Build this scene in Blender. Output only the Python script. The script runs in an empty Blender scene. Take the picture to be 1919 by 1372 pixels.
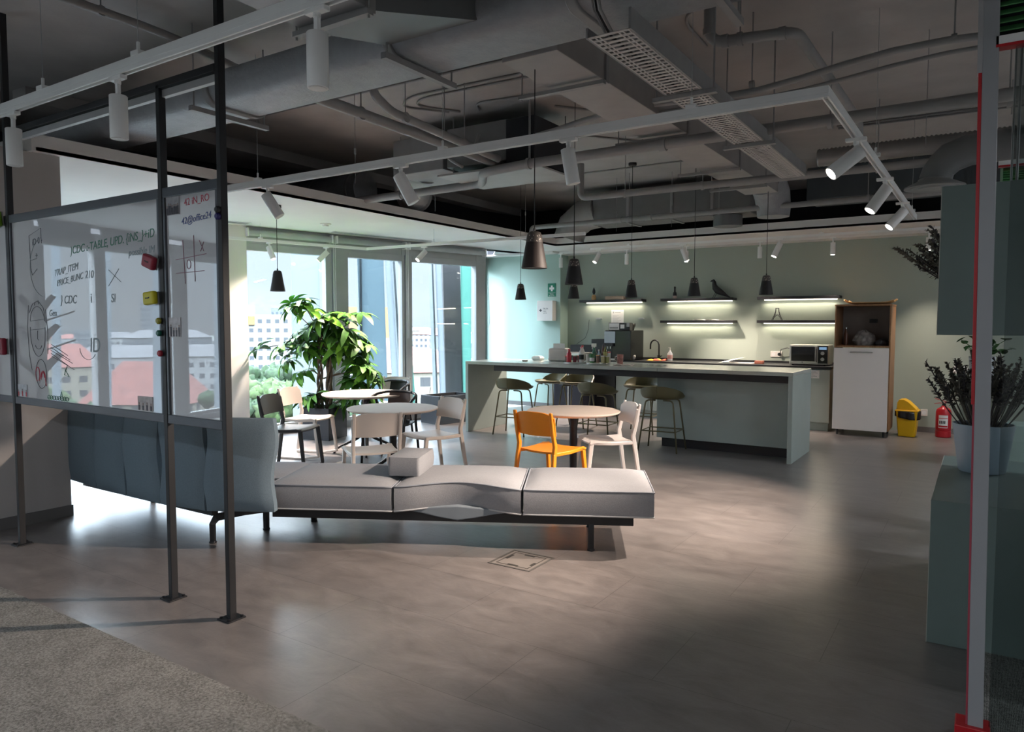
import bpy, math, random
from mathutils import Vector, Matrix
R = math.radians
PI = math.pi
sc = bpy.context.scene
col = sc.collection
random.seed(7)

# ------------------------------------------------------------------ camera
cam_d = bpy.data.cameras.new('camera'); cam = bpy.data.objects.new('camera', cam_d); col.objects.link(cam)
cam_d.sensor_width = 36.0; cam_d.lens = 1355.0 / 1919.0 * 36.0; cam_d.clip_start = 0.05; cam_d.clip_end = 5000
yaw, pitch, roll = R(-33.05), R(3.33), R(0.06)
fw = Vector((math.sin(yaw)*math.cos(pitch), math.cos(yaw)*math.cos(pitch), -math.sin(pitch)))
rt = Vector((math.cos(yaw), -math.sin(yaw), 0)); up = rt.cross(fw)
r2 = rt*math.cos(roll) + up*math.sin(roll); u2 = up*math.cos(roll) - rt*math.sin(roll)
cam.matrix_world = Matrix(((r2.x, u2.x, -fw.x, 0), (r2.y, u2.y, -fw.y, 0), (r2.z, u2.z, -fw.z, 1.6), (0, 0, 0, 1)))
sc.camera = cam
sc.view_settings.view_transform = 'Standard'
sc.view_settings.look = 'None'
sc.view_settings.gamma = 1.0
sc.view_settings.use_curve_mapping = False
sc.view_settings.exposure = 1.1
sc.cycles.max_bounces = 10; sc.cycles.diffuse_bounces = 5; sc.cycles.glossy_bounces = 4
sc.cycles.transparent_max_bounces = 16; sc.cycles.sample_clamp_indirect = 6.0
sc.cycles.caustics_reflective = False; sc.cycles.caustics_refractive = False
sc.cycles.use_denoising = True

# ------------------------------------------------------------------ world: bright overcast sky
W = bpy.data.worlds.new('sky'); sc.world = W; W.use_nodes = True
nt = W.node_tree; nt.nodes.clear()
wo = nt.nodes.new('ShaderNodeOutputWorld'); bg = nt.nodes.new('ShaderNodeBackground'); bg.inputs[1].default_value = 2.05
tc = nt.nodes.new('ShaderNodeTexCoord'); mp = nt.nodes.new('ShaderNodeMapping'); mp.inputs['Scale'].default_value = (1, 1, 3.5)
nz = nt.nodes.new('ShaderNodeTexNoise'); nz.inputs['Scale'].default_value = 2.2; nz.inputs['Detail'].default_value = 5
cr = nt.nodes.new('ShaderNodeValToRGB')
cr.color_ramp.elements[0].position = 0.35; cr.color_ramp.elements[0].color = (0.215, 0.252, 0.30, 1)
cr.color_ramp.elements[1].position = 0.66; cr.color_ramp.elements[1].color = (0.265, 0.287, 0.315, 1)
nt.links.new(tc.outputs['Generated'], mp.inputs[0]); nt.links.new(mp.outputs[0], nz.inputs[0])
nt.links.new(nz.outputs[0], cr.inputs[0])
# an overcast sky is several times brighter overhead than at the horizon
sz = nt.nodes.new('ShaderNodeSeparateXYZ'); nt.links.new(tc.outputs['Generated'], sz.inputs[0])
mr = nt.nodes.new('ShaderNodeMapRange'); mr.interpolation_type = 'SMOOTHSTEP'
mr.inputs['From Min'].default_value = 0.13; mr.inputs['From Max'].default_value = 0.50; mr.inputs['To Min'].default_value = 1.0; mr.inputs['To Max'].default_value = 22.0
nt.links.new(sz.outputs[2], mr.inputs[0])
vm = nt.nodes.new('ShaderNodeVectorMath'); vm.operation = 'SCALE'; nt.links.new(cr.outputs[0], vm.inputs[0]); nt.links.new(mr.outputs[0], vm.inputs['Scale'])
nt.links.new(vm.outputs[0], bg.inputs[0]); nt.links.new(bg.outputs[0], wo.inputs[0])

# facade line: the oblique window wall. fac(Y, out) -> (x, y)
FD = Vector((0.2425, 0.970)); FN = Vector((-0.970, 0.2425)); FANG = math.atan2(FD.y, FD.x)
def fac(Y, out=0.0):
    return (-7.95 + 0.25*(Y-9.2) + FN.x*out, Y + FN.y*out)

def area_portal(Y0, Y1, z0, z1):
    a = bpy.data.lights.new('window_portal', 'AREA'); a.shape = 'RECTANGLE'
    L = (Y1-Y0)/0.970; a.size = L; a.size_y = z1-z0
    a.cycles.is_portal = True
    o = bpy.data.objects.new('window_portal', a); col.objects.link(o)
    x, y = fac((Y0+Y1)/2, 0.12)
    n = Vector((-FN.x, -FN.y, 0))           # light goes inwards
    zax = -n; xax = Vector((FD.x, FD.y, 0)); yax = zax.cross(xax)
    o.matrix_world = Matrix(((xax.x, yax.x, zax.x, x), (xax.y, yax.y, zax.y, y), (xax.z, yax.z, zax.z, (z0+z1)/2), (0, 0, 0, 1)))
area_portal(3.0, 10.5, 0.1, 2.65)
area_portal(-5.0, 0.2, 0.1, 2.65)

# ------------------------------------------------------------------ materials
MATS = {}
def mat(name, c, rough=0.6, metal=0.0, var=0.06, vs=6.0, bump=0.0, bs=40.0, spec=0.5, emit=None, es=0.0, trans=0.0, alpha=1.0, coat=0.0):
    if name in MATS: return MATS[name]
    m = bpy.data.materials.new(name); m.use_nodes = True; t = m.node_tree; N = t.nodes; K = t.links
    b = N['Principled BSDF']
    b.inputs['Roughness'].default_value = rough; b.inputs['Metallic'].default_value = metal
    b.inputs['Specular IOR Level'].default_value = spec
    b.inputs['Transmission Weight'].default_value = trans; b.inputs['Alpha'].default_value = alpha
    b.inputs['Coat Weight'].default_value = coat
    co = N.new('ShaderNodeTexCoord'); nz = N.new('ShaderNodeTexNoise'); nz.inputs['Scale'].default_value = vs; nz.inputs['Detail'].default_value = 4
    K.new(co.outputs['Object'], nz.inputs['Vector'])
    rp = N.new('ShaderNodeValToRGB')
    rp.color_ramp.elements[0].position = 0.3; rp.color_ramp.elements[1].position = 0.7
    rp.color_ramp.elements[0].color = (*[max(0, x*(1-var)) for x in c], 1); rp.color_ramp.elements[1].color = (*[min(1, x*(1+var)) for x in c], 1)
    K.new(nz.outputs[0], rp.inputs[0]); K.new(rp.outputs[0], b.inputs['Base Color'])
    if bump:
        n2 = N.new('ShaderNodeTexNoise'); n2.inputs['Scale'].default_value = bs; n2.inputs['Detail'].default_value = 3
        K.new(co.outputs['Object'], n2.inputs['Vector'])
        bp = N.new('ShaderNodeBump'); bp.inputs['Strength'].default_value = bump; bp.inputs['Distance'].default_value = 0.01
        K.new(n2.outputs[0], bp.inputs['Height']); K.new(bp.outputs[0], b.inputs['Normal'])
    if emit:
        b.inputs['Emission Color'].default_value = (*emit, 1); b.inputs['Emission Strength'].default_value = es
    MATS[name] = m
    return m
def glassmat(name, tint, gloss_rough=0.0):
    m = bpy.data.materials.new(name); m.use_nodes = True; t = m.node_tree; N = t.nodes; K = t.links; N.clear()
    o = N.new('ShaderNodeOutputMaterial'); mx = N.new('ShaderNodeMixShader'); tr = N.new('ShaderNodeBsdfTransparent'); gl = N.new('ShaderNodeBsdfGlossy')
    fr = N.new('ShaderNodeFresnel'); ge = N.new('ShaderNodeNewGeometry'); mi = N.new('ShaderNodeMapRange')
    # a thin pane: the same reflectance on both of its faces
    mi.inputs['To Min'].default_value = 1.42; mi.inputs['To Max'].default_value = 1/1.42; K.new(ge.outputs['Backfacing'], mi.inputs[0]); K.new(mi.outputs[0], fr.inputs[0])
    co = N.new('ShaderNodeTexCoord'); nz = N.new('ShaderNodeTexNoise'); nz.inputs['Scale'].default_value = 1.0
    rp = N.new('ShaderNodeValToRGB'); rp.color_ramp.elements[0].color = (*[x*0.97 for x in tint], 1); rp.color_ramp.elements[1].color = (*tint, 1)
    K.new(co.outputs['Object'], nz.inputs[0]); K.new(nz.outputs[0], rp.inputs[0]); K.new(rp.outputs[0], tr.inputs[0])
    gl.inputs['Roughness'].default_value = gloss_rough
    K.new(fr.outputs[0], mx.inputs[0]); K.new(tr.outputs[0], mx.inputs[1]); K.new(gl.outputs[0], mx.inputs[2]); K.new(mx.outputs[0], o.inputs[0])
    MATS[name] = m
    return m

def translucent(name, c, k=0.6, rough=0.3):
    m = mat(name, c, rough, var=0.05, vs=1.0); t = m.node_tree; N = t.nodes; K = t.links; b = N['Principled BSDF']; o = N['Material Output']
    tr = N.new('ShaderNodeBsdfTranslucent'); tr.inputs[0].default_value = (*c, 1); mx = N.new('ShaderNodeMixShader'); mx.inputs[0].default_value = k
    K.new(b.outputs[0], mx.inputs[1]); K.new(tr.outputs[0], mx.inputs[2]); K.new(mx.outputs[0], o.inputs[0]); return m
def floor_mat():
    m = bpy.data.materials.new('vinyl_tiles'); m.use_nodes = True; t = m.node_tree; N = t.nodes; K = t.links; b = N['Principled BSDF']
    co = N.new('ShaderNodeTexCoord')
    br = N.new('ShaderNodeTexBrick'); br.offset = 0.5; br.inputs['Scale'].default_value = 1.0
    br.inputs['Brick Width'].default_value = 1.2; br.inputs['Row Height'].default_value = 0.6; br.inputs['Mortar Size'].default_value = 0.0016
    br.inputs['Mortar Smooth'].default_value = 0.0; br.inputs['Bias'].default_value = 0.0
    br.inputs['Color1'].default_value = (1, 1, 1, 1); br.inputs['Color2'].default_value = (0.90, 0.91, 0.92, 1); br.inputs['Mortar'].default_value = (0.45, 0.45, 0.45, 1)
    K.new(co.outputs['Object'], br.inputs['Vector'])
    mp = N.new('ShaderNodeMapping'); mp.inputs['Scale'].default_value = (0.8, 1.7, 1)
    mp.inputs['Rotation'].default_value = (0, 0, R(14))
    K.new(co.outputs['Object'], mp.inputs[0])
    n1 = N.new('ShaderNodeTexNoise'); n1.inputs['Scale'].default_value = 4.0; n1.inputs['Detail'].default_value = 11; n1.inputs['Roughness'].default_value = 0.72; n1.inputs['Distortion'].default_value = 0.6
    K.new(mp.outputs[0], n1.inputs['Vector'])
    rp = N.new('ShaderNodeValToRGB'); rp.color_ramp.elements[0].position = 0.28; rp.color_ramp.elements[1].position = 0.72
    rp.color_ramp.elements[0].color = (0.128, 0.113, 0.109, 1); rp.color_ramp.elements[1].color = (0.250, 0.224, 0.215, 1)
    K.new(n1.outputs[0], rp.inputs[0])
    mx = N.new('ShaderNodeMix'); mx.data_type = 'RGBA'; mx.blend_type = 'MULTIPLY'; mx.inputs[0].default_value = 1.0
    K.new(rp.outputs[0], mx.inputs[6]); K.new(br.outputs['Color'], mx.inputs[7]); K.new(mx.outputs[2], b.inputs['Base Color'])
    r2 = N.new('ShaderNodeMapRange'); r2.inputs['To Min'].default_value = 0.25; r2.inputs['To Max'].default_value = 0.40
    K.new(n1.outputs[0], r2.inputs[0]); K.new(r2.outputs[0], b.inputs['Roughness'])
    b.inputs['Specular IOR Level'].default_value = 0.9
    n3 = N.new('ShaderNodeTexNoise'); n3.inputs['Scale'].default_value = 60.0; K.new(co.outputs['Object'], n3.inputs['Vector'])
    bp = N.new('ShaderNodeBump'); bp.inputs['Strength'].default_value = 0.06; bp.inputs['Distance'].default_value = 0.01
    K.new(n3.outputs[0], bp.inputs['Height']); K.new(bp.outputs[0], b.inputs['Normal'])
    return m
def carpet_mat():
    m = bpy.data.materials.new('carpet_weave'); m.use_nodes = True; t = m.node_tree; N = t.nodes; K = t.links; b = N['Principled BSDF']
    co = N.new('ShaderNodeTexCoord'); n1 = N.new('ShaderNodeTexNoise'); n1.inputs['Scale'].default_value = 85.0; n1.inputs['Detail'].default_value = 3
    n2 = N.new('ShaderNodeTexNoise'); n2.inputs['Scale'].default_value = 7.0
    wv = N.new('ShaderNodeTexWave'); wv.inputs['Scale'].default_value = 55.0; wv.inputs['Distortion'].default_value = 4.0; wv.inputs['Detail'].default_value = 2
    for n in (n1, n2, wv): K.new(co.outputs['Object'], n.inputs['Vector'])
    n1.inputs['Roughness'].default_value = 0.8
    ad = N.new('ShaderNodeMath'); ad.operation = 'MULTIPLY_ADD'; ad.inputs[1].default_value = 0.22; K.new(n2.outputs[0], ad.inputs[0]); K.new(n1.outputs[0], ad.inputs[2])
    a2 = N.new('ShaderNodeMath'); a2.operation = 'MULTIPLY_ADD'; a2.inputs[1].default_value = 0.35; K.new(wv.outputs[1], a2.inputs[0]); K.new(ad.outputs[0], a2.inputs[2])
    rp = N.new('ShaderNodeValToRGB'); rp.color_ramp.elements[0].position = 0.75; rp.color_ramp.elements[1].position = 1.5
    rp.color_ramp.elements[0].position = 0.42; rp.color_ramp.elements[0].color = (0.07, 0.068, 0.064, 1); rp.color_ramp.elements[1].position = 0.82; rp.color_ramp.elements[1].color = (0.45, 0.44, 0.42, 1)
    dv = N.new('ShaderNodeMath'); dv.operation = 'MULTIPLY'; dv.inputs[1].default_value = 0.78; K.new(a2.outputs[0], dv.inputs[0])
    K.new(dv.outputs[0], rp.inputs[0]); K.new(rp.outputs[0], b.inputs['Base Color']); b.inputs['Roughness'].default_value = 0.95
    b.inputs['Specular IOR Level'].default_value = 0.1
    bp = N.new('ShaderNodeBump'); bp.inputs['Strength'].default_value = 0.8; bp.inputs['Distance'].default_value = 0.01
    K.new(n1.outputs[0], bp.inputs['Height']); K.new(bp.outputs[0], b.inputs['Normal'])
    return m
def wood_mat(name, c0, c1, scale=(1, 1, 12)):
    m = bpy.data.materials.new(name); m.use_nodes = True; t = m.node_tree; N = t.nodes; K = t.links; b = N['Principled BSDF']
    co = N.new('ShaderNodeTexCoord'); mp = N.new('ShaderNodeMapping'); mp.inputs['Scale'].default_value = scale
    n1 = N.new('ShaderNodeTexNoise'); n1.inputs['Scale'].default_value = 5; n1.inputs['Detail'].default_value = 6; n1.inputs['Distortion'].default_value = 1.2
    K.new(co.outputs['Object'], mp.inputs[0]); K.new(mp.outputs[0], n1.inputs['Vector'])
    rp = N.new('ShaderNodeValToRGB'); rp.color_ramp.elements[0].position = 0.3; rp.color_ramp.elements[1].position = 0.7
    rp.color_ramp.elements[0].color = (*c0, 1); rp.color_ramp.elements[1].color = (*c1, 1)
    K.new(n1.outputs[0], rp.inputs[0]); K.new(rp.outputs[0], b.inputs['Base Color']); b.inputs['Roughness'].default_value = 0.45
    MATS[name] = m
    return m
def building_mat(name, wall, win, fw_=2.6, fh=2.9, ww=0.5):
    # facade pattern: rows of windows, from object coordinates
    m = bpy.data.materials.new(name); m.use_nodes = True; t = m.node_tree; N = t.nodes; K = t.links; b = N['Principled BSDF']
    co = N.new('ShaderNodeTexCoord'); sx = N.new('ShaderNodeSeparateXYZ'); K.new(co.outputs['Object'], sx.inputs[0])
    ad = N.new('ShaderNodeMath'); ad.operation = 'ADD'; K.new(sx.outputs[0], ad.inputs[0]); K.new(sx.outputs[1], ad.inputs[1])
    def band(src, period, frac):
        d = N.new('ShaderNodeMath'); d.operation = 'DIVIDE'; d.inputs[1].default_value = period; K.new(src, d.inputs[0])
        f = N.new('ShaderNodeMath'); f.operation = 'FRACT'; K.new(d.outputs[0], f.inputs[0])
        g = N.new('ShaderNodeMath'); g.operation = 'GREATER_THAN'; g.inputs[1].default_value = 1-frac; K.new(f.outputs[0], g.inputs[0])
        return g.outputs[0]
    u = band(ad.outputs[0], fw_, ww); v = band(sx.outputs[2], fh, 0.45)
    mu = N.new('ShaderNodeMath'); mu.operation = 'MULTIPLY'; K.new(u, mu.inputs[0]); K.new(v, mu.inputs[1])
    ge = N.new('ShaderNodeNewGeometry'); sn = N.new('ShaderNodeSeparateXYZ'); K.new(ge.outputs['Normal'], sn.inputs[0])
    ab = N.new('ShaderNodeMath'); ab.operation = 'ABSOLUTE'; K.new(sn.outputs[2], ab.inputs[0])
    lt = N.new('ShaderNodeMath'); lt.operation = 'LESS_THAN'; lt.inputs[1].default_value = 0.5; K.new(ab.outputs[0], lt.inputs[0])
    m2 = N.new('ShaderNodeMath'); m2.operation = 'MULTIPLY'; K.new(mu.outputs[0], m2.inputs[0]); K.new(lt.outputs[0], m2.inputs[1])
    mx = N.new('ShaderNodeMix'); mx.data_type = 'RGBA'; mx.inputs[6].default_value = (*wall, 1); mx.inputs[7].default_value = (*win, 1)
    K.new(m2.outputs[0], mx.inputs[0]); K.new(mx.outputs[2], b.inputs['Base Color']); b.inputs['Roughness'].default_value = 0.8
    MATS[name] = m
    return m

# ------------------------------------------------------------------ mesh building helpers
class MB:
    def __init__(s): s.v = []; s.f = []
    def add(s, vs, fs):
        n = len(s.v); s.v += [tuple(v) for v in vs]; s.f += [tuple(i+n for i in f) for f in fs]; return s
    def box(s, a, b):
        x0, x1 = sorted((a[0], b[0])); y0, y1 = sorted((a[1], b[1])); z0, z1 = sorted((a[2], b[2]))
        return s.add([(x0,y0,z0),(x1,y0,z0),(x1,y1,z0),(x0,y1,z0),(x0,y0,z1),(x1,y0,z1),(x1,y1,z1),(x0,y1,z1)],
                     [(0,3,2,1),(4,5,6,7),(0,1,5,4),(1,2,6,5),(2,3,7,6),(3,0,4,7)])
    def prism(s, poly, z0, z1):
        n = len(poly)
        return s.add([(x,y,z0) for x,y in poly]+[(x,y,z1) for x,y in poly],
                     [tuple(range(n-1,-1,-1)), tuple(range(n,2*n))]+[(i,(i+1)%n,n+(i+1)%n,n+i) for i in range(n)])
    def extr(s, poly, axis, a, b):
        # polygon in the plane perpendicular to axis, extruded from a to b
        def P(u, v, w): return {'x': (w,u,v), 'y': (u,w,v), 'z': (u,v,w)}[axis]
        n = len(poly)
        return s.add([P(u,v,a) for u,v in poly]+[P(u,v,b) for u,v in poly],
                     [tuple(range(n-1,-1,-1)), tuple(range(n,2*n))]+[(i,(i+1)%n,n+(i+1)%n,n+i) for i in range(n)])
    def tube(s, path, r, seg=10, cap=True, closed=False, flat=1.0):
        P = [Vector(p) for p in path]; n = len(P); rr = r if isinstance(r, (list, tuple)) else [r]*n
        T = []
        for i in range(n):
            if closed: d = P[(i+1)%n]-P[i-1]
            else: d = P[min(i+1,n-1)]-P[max(i-1,0)]
            T.append(d.normalized() if d.length > 1e-9 else Vector((0,0,1)))
        a = Vector((0,0,1)) if abs(T[0].z) < 0.9 else Vector((1,0,0))
        N0 = (a - T[0]*a.dot(T[0])).normalized(); base = len(s.v)
        for i in range(n):
            N0 = (N0 - T[i]*N0.dot(T[i])); N0 = N0.normalized() if N0.length > 1e-6 else Vector((1,0,0))
            B = T[i].cross(N0)
            for k in range(seg):
                an = 2*PI*k/seg; s.v.append(tuple(P[i]+(N0*math.cos(an)+B*math.sin(an)*flat)*rr[i]))
        for i in range(n-1 if not closed else n):
            for k in range(seg):
                a0 = base+i*seg+k; a1 = base+i*seg+(k+1)%seg; j = (i+1)%n
                s.f.append((a0, a1, base+j*seg+(k+1)%seg, base+j*seg+k))
        if cap and not closed:
            s.f.append(tuple(base+k for k in range(seg-1,-1,-1))); s.f.append(tuple(base+(n-1)*seg+k for k in range(seg)))
        return s
    def rib(s, path, w, t, ax=(1,0,0)):
        # rectangular bar swept along a path; w along ax, t across
        P = [Vector(p) for p in path]; A = Vector(ax).normalized(); n = len(P); base = len(s.v)
        for i in range(n):
            d1 = (P[i]-P[i-1]).normalized() if i > 0 else None; d2 = (P[i+1]-P[i]).normalized() if i < n-1 else None
            d = ((d1 or d2)+(d2 or d1)); d.normalize(); nn = d.cross(A).normalized()
            k = 1.0
            if d1 and d2: k = 1/max(0.5, math.sqrt((1+d1.dot(d2))/2))
            tt = t[i] if isinstance(t, (list, tuple)) else t
            for su, sv in ((-1,-1),(1,-1),(1,1),(-1,1)): s.v.append(tuple(P[i]+A*su*w/2+nn*sv*tt/2*k))
        for i in range(n-1):
            for k in range(4): s.f.append((base+i*4+k, base+i*4+(k+1)%4, base+(i+1)*4+(k+1)%4, base+(i+1)*4+k))
        s.f.append(tuple(base+k for k in (3,2,1,0))); s.f.append(tuple(base+(n-1)*4+k for k in range(4)))
        return s
    def lathe(s, prof, c=(0,0,0), seg=24, sx=1.0, sy=1.0):
        base = len(s.v); n = len(prof)
        for r, z in prof:
            for k in range(seg):
                an = 2*PI*k/seg; s.v.append((c[0]+r*sx*math.cos(an), c[1]+r*sy*math.sin(an), c[2]+z))
        for i in range(n-1):
            for k in range(seg): s.f.append((base+i*seg+k, base+i*seg+(k+1)%seg, base+(i+1)*seg+(k+1)%seg, base+(i+1)*seg+k))
        s.f.append(tuple(base+k for k in range(seg-1,-1,-1))); s.f.append(tuple(base+(n-1)*seg+k for k in range(seg)))
        return s
    def cyl(s, a, b, r, r2=None, seg=20): return s.tube([a, b], [r, r if r2 is None else r2], seg)
    def grid(s, fn, nu, nv, th=0.0):
        # surface fn(u,v) with optional thickness along its normal
        base = len(s.v); pts = [[Vector(fn(i/nu, j/nv)) for j in range(nv+1)] for i in range(nu+1)]
        for i in range(nu+1):
            for j in range(nv+1): s.v.append(tuple(pts[i][j]))
        id = lambda i, j: base+i*(nv+1)+j
        for i in range(nu):
            for j in range(nv): s.f.append((id(i,j), id(i+1,j), id(i+1,j+1), id(i,j+1)))
        if th:
            b2 = len(s.v)
            for i in range(nu+1):
                for j in range(nv+1):
                    du = pts[min(i+1,nu)][j]-pts[max(i-1,0)][j]; dv = pts[i][min(j+1,nv)]-pts[i][max(j-1,0)]
                    nn = du.cross(dv); nn = nn.normalized() if nn.length > 1e-9 else Vector((0,0,1))
                    s.v.append(tuple(pts[i][j]-nn*th))
            i2 = lambda i, j: b2+i*(nv+1)+j
            for i in range(nu):
                for j in range(nv): s.f.append((i2(i,j), i2(i,j+1), i2(i+1,j+1), i2(i+1,j)))
            for i in range(nu):
                s.f.append((id(i,0), i2(i,0), i2(i+1,0), id(i+1,0))); s.f.append((id(i,nv), id(i+1,nv), i2(i+1,nv), i2(i,nv)))
            for j in range(nv):
                s.f.append((id(0,j), id(0,j+1), i2(0,j+1), i2(0,j))); s.f.append((id(nu,j), i2(nu,j), i2(nu,j+1), id(nu,j+1)))
        return s
    def xf(s, M, start=0):
        for i in range(start, len(s.v)): s.v[i] = tuple(M @ Vector(s.v[i]))
        return s
    def build(s, name, m, parent=None, bevel=0.0, smooth=False, sub=0, seg=2, angle=35):
        me = bpy.data.meshes.new(name); me.from_pydata(s.v, [], s.f); me.validate(); me.update()
        o = bpy.data.objects.new(name, me); col.objects.link(o); me.materials.append(m)
        if parent: o.parent = parent
        if bevel:
            b = o.modifiers.new('bevel', 'BEVEL'); b.width = bevel; b.segments = seg; b.limit_method = 'ANGLE'; b.angle_limit = R(30)
        if sub:
            q = o.modifiers.new('subdivision', 'SUBSURF'); q.levels = sub; q.render_levels = sub
        if smooth or sub:
            me.polygons.foreach_set('use_smooth', [True]*len(me.polygons))
            if not sub:
                try: me.set_sharp_from_angle(angle=R(angle))
                except Exception: pass
        return o
def tag(o, label=None, cat=None, group=None, kind=None):
    if label: o['label'] = label
    if cat: o['category'] = cat
    if group: o['group'] = group
    if kind: o['kind'] = kind
    return o
def thing(name, label, cat, loc=(0,0,0), rz=0.0, group=None):
    o = bpy.data.objects.new(name, None); col.objects.link(o); o.empty_display_size = 0.1
    o.location = loc; o.rotation_euler = (0,0,rz); return tag(o, label, cat, group)
def struct(o): o['kind'] = 'structure'; return o
def kids(o): return [c for c in bpy.data.objects if c.parent is o]
def dup(root, loc, rz, label, group=None, children=None):
    r = root.copy(); col.objects.link(r); r.location = loc; r.rotation_euler = (0,0,rz); tag(r, label, None, group)
    for ch in kids(root):
        c = ch.copy(); col.objects.link(c); c.parent = r
        for g in kids(ch):
            d = g.copy(); col.objects.link(d); d.parent = c
    return r
def text_mesh(txt, size, extr=0.0005, shear=0.0):
    cu = bpy.data.curves.new('lettering', 'FONT'); cu.body = txt; cu.size = size; cu.extrude = extr; cu.shear = shear; cu.align_x = 'LEFT'
    o = bpy.data.objects.new('lettering', cu); col.objects.link(o)
    dg = bpy.context.evaluated_depsgraph_get(); dg.update(); me = bpy.data.meshes.new_from_object(o.evaluated_get(dg))
    bpy.data.objects.remove(o); bpy.data.curves.remove(cu)
    v = [tuple(x.co) for x in me.vertices]; f = [tuple(p.vertices) for p in me.polygons]; bpy.data.meshes.remove(me)
    return v, f
def wall_text(mb, txt, size, x, z, y, shear=0.0, slope=0.0, facing=-1):
    # lettering standing in an x-z plane, read from the -y side
    v, f = text_mesh(txt, size, 0.0004, shear)
    mb.add([(x+a, y-c, z+b+a*slope) for a, b, c in v], f); return mb

# common materials
M_slab = mat('ceiling_paint', (0.38, 0.362, 0.355), 0.85, var=0.08, vs=3, bump=0.25, bs=18)
M_svc = mat('services_paint', (0.28, 0.28, 0.283), 0.55, var=0.07, vs=8, bump=0.1, bs=30)
M_duct = mat('duct_wrap', (0.30, 0.31, 0.33), 0.5, var=0.08, vs=10, bump=0.5, bs=45)
M_ductd = mat('duct_sheet', (0.15, 0.158, 0.165), 0.5, var=0.06, vs=4)
M_void = mat('shade_and_joint_black', (0.018, 0.020, 0.026), 0.8)  # deep shadow above the lowered ceiling put into the colour; also serves slab joints
M_white = mat('white_plaster', (0.80, 0.775, 0.76), 0.8, var=0.02, vs=2, bump=0.05)
M_grey_wall = mat('grey_plaster', (0.50, 0.475, 0.465), 0.8, var=0.03, vs=2, bump=0.08)
M_sage = mat('sage_wall_paint', (0.36, 0.415, 0.36), 0.75, var=0.025, vs=1.5, bump=0.06, bs=80)
M_mint = mat('mint_wall_paint', (0.43, 0.57, 0.52), 0.7, var=0.02, vs=1.5, bump=0.06, bs=80)
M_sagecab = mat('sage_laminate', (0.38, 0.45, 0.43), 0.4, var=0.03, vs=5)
M_top = mat('sage_worktop', (0.40, 0.45, 0.42), 0.18, var=0.04, vs=9, spec=0.6)
M_blk = mat('black_laminate', (0.012, 0.013, 0.016), 0.45, var=0.2)
M_blkm = mat('black_metal', (0.009, 0.010, 0.013), 0.5, metal=0.0, var=0.2)
M_rail = mat('white_track', (0.86, 0.87, 0.87), 0.35, var=0.02)
M_lampw = mat('white_lamp_enamel', (0.86, 0.865, 0.86), 0.38, var=0.02)
M_frame = mat('graphite_frame', (0.20, 0.215, 0.225), 0.35, metal=0.5, var=0.05)
M_alu = mat('grey_aluminium', (0.42, 0.44, 0.45), 0.4, metal=0.2, var=0.04)
M_cream = mat('cream_plastic', (0.74, 0.65, 0.58), 0.45, var=0.015)
M_whp = mat('white_plastic', (0.80, 0.76, 0.73), 0.42, var=0.015)
M_oran = mat('orange_plastic', (0.92, 0.30, 0.012), 0.42, var=0.02)
M_oliv = mat('olive_shell', (0.105, 0.098, 0.045), 0.42, var=0.05)
M_olivl = mat('olive_metal', (0.15, 0.135, 0.075), 0.35, metal=0.3, var=0.05)
M_tabl = mat('cream_tabletop', (0.74, 0.62, 0.54), 0.55, var=0.02)
M_fab = mat('light_grey_fabric', (0.32, 0.328, 0.352), 0.9, var=0.05, vs=90, bump=0.35, bs=350, spec=0.15)
M_fabb = mat('blue_grey_fabric', (0.175, 0.235, 0.285), 0.9, var=0.05, vs=90, bump=0.35, bs=350, spec=0.15)
M_pipe = mat('fabric_piping', (0.25, 0.27, 0.31), 0.85)
M_leaf = [mat('leaf_green_%d' % i, c, 0.55, var=0.25, vs=14, spec=0.3) for i, c in enumerate([(0.035,0.12,0.012), (0.07,0.22,0.02), (0.13,0.33,0.03), (0.02,0.07,0.015)])]
M_bark = mat('braided_bark', (0.13, 0.10, 0.075), 0.85, var=0.3, vs=30, bump=0.6, bs=60)
M_soil = mat('potting_soil', (0.03, 0.022, 0.016), 0.95, var=0.4, vs=60, bump=0.8, bs=120)
M_plant = mat('graphite_planter', (0.022, 0.025, 0.032), 0.5, var=0.1)
M_steel = mat('brushed_steel', (0.55, 0.54, 0.52), 0.3, metal=0.9, var=0.06)
M_dark = mat('dark_glass', (0.01, 0.01, 0.012), 0.08, var=0.1)
M_paper = mat('white_paper', (0.82, 0.81, 0.80), 0.7, var=0.02)
M_ink = mat('dark_ink', (0.03, 0.03, 0.035), 0.6)
M_led = mat('led_strip', (1, 0.95, 0.85), 0.4, emit=(1.0, 0.90, 0.74), es=2.5)
M_lens = mat('lit_lens', (1, 1, 0.95), 0.4, emit=(1.0, 0.93, 0.80), es=9.0)
M_lensoff = mat('lamp_reflector', (0.75, 0.75, 0.73), 0.3)
M_wood = wood_mat('walnut_board', (0.20, 0.095, 0.04), (0.36, 0.19, 0.09), (9, 9, 1.2))
M_woodl = wood_mat('light_wood', (0.58, 0.33, 0.13), (0.75, 0.47, 0.22), (1.5, 9, 9))
M_glass = glassmat('window_glass', (0.93, 0.965, 0.97))
M_glasst = glassmat('tinted_partition_glass', (0.72, 0.76, 0.76))
M_teal = translucent('teal_outer_glass', (0.26, 0.44, 0.40), 0.8)

exec_order = []
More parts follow.
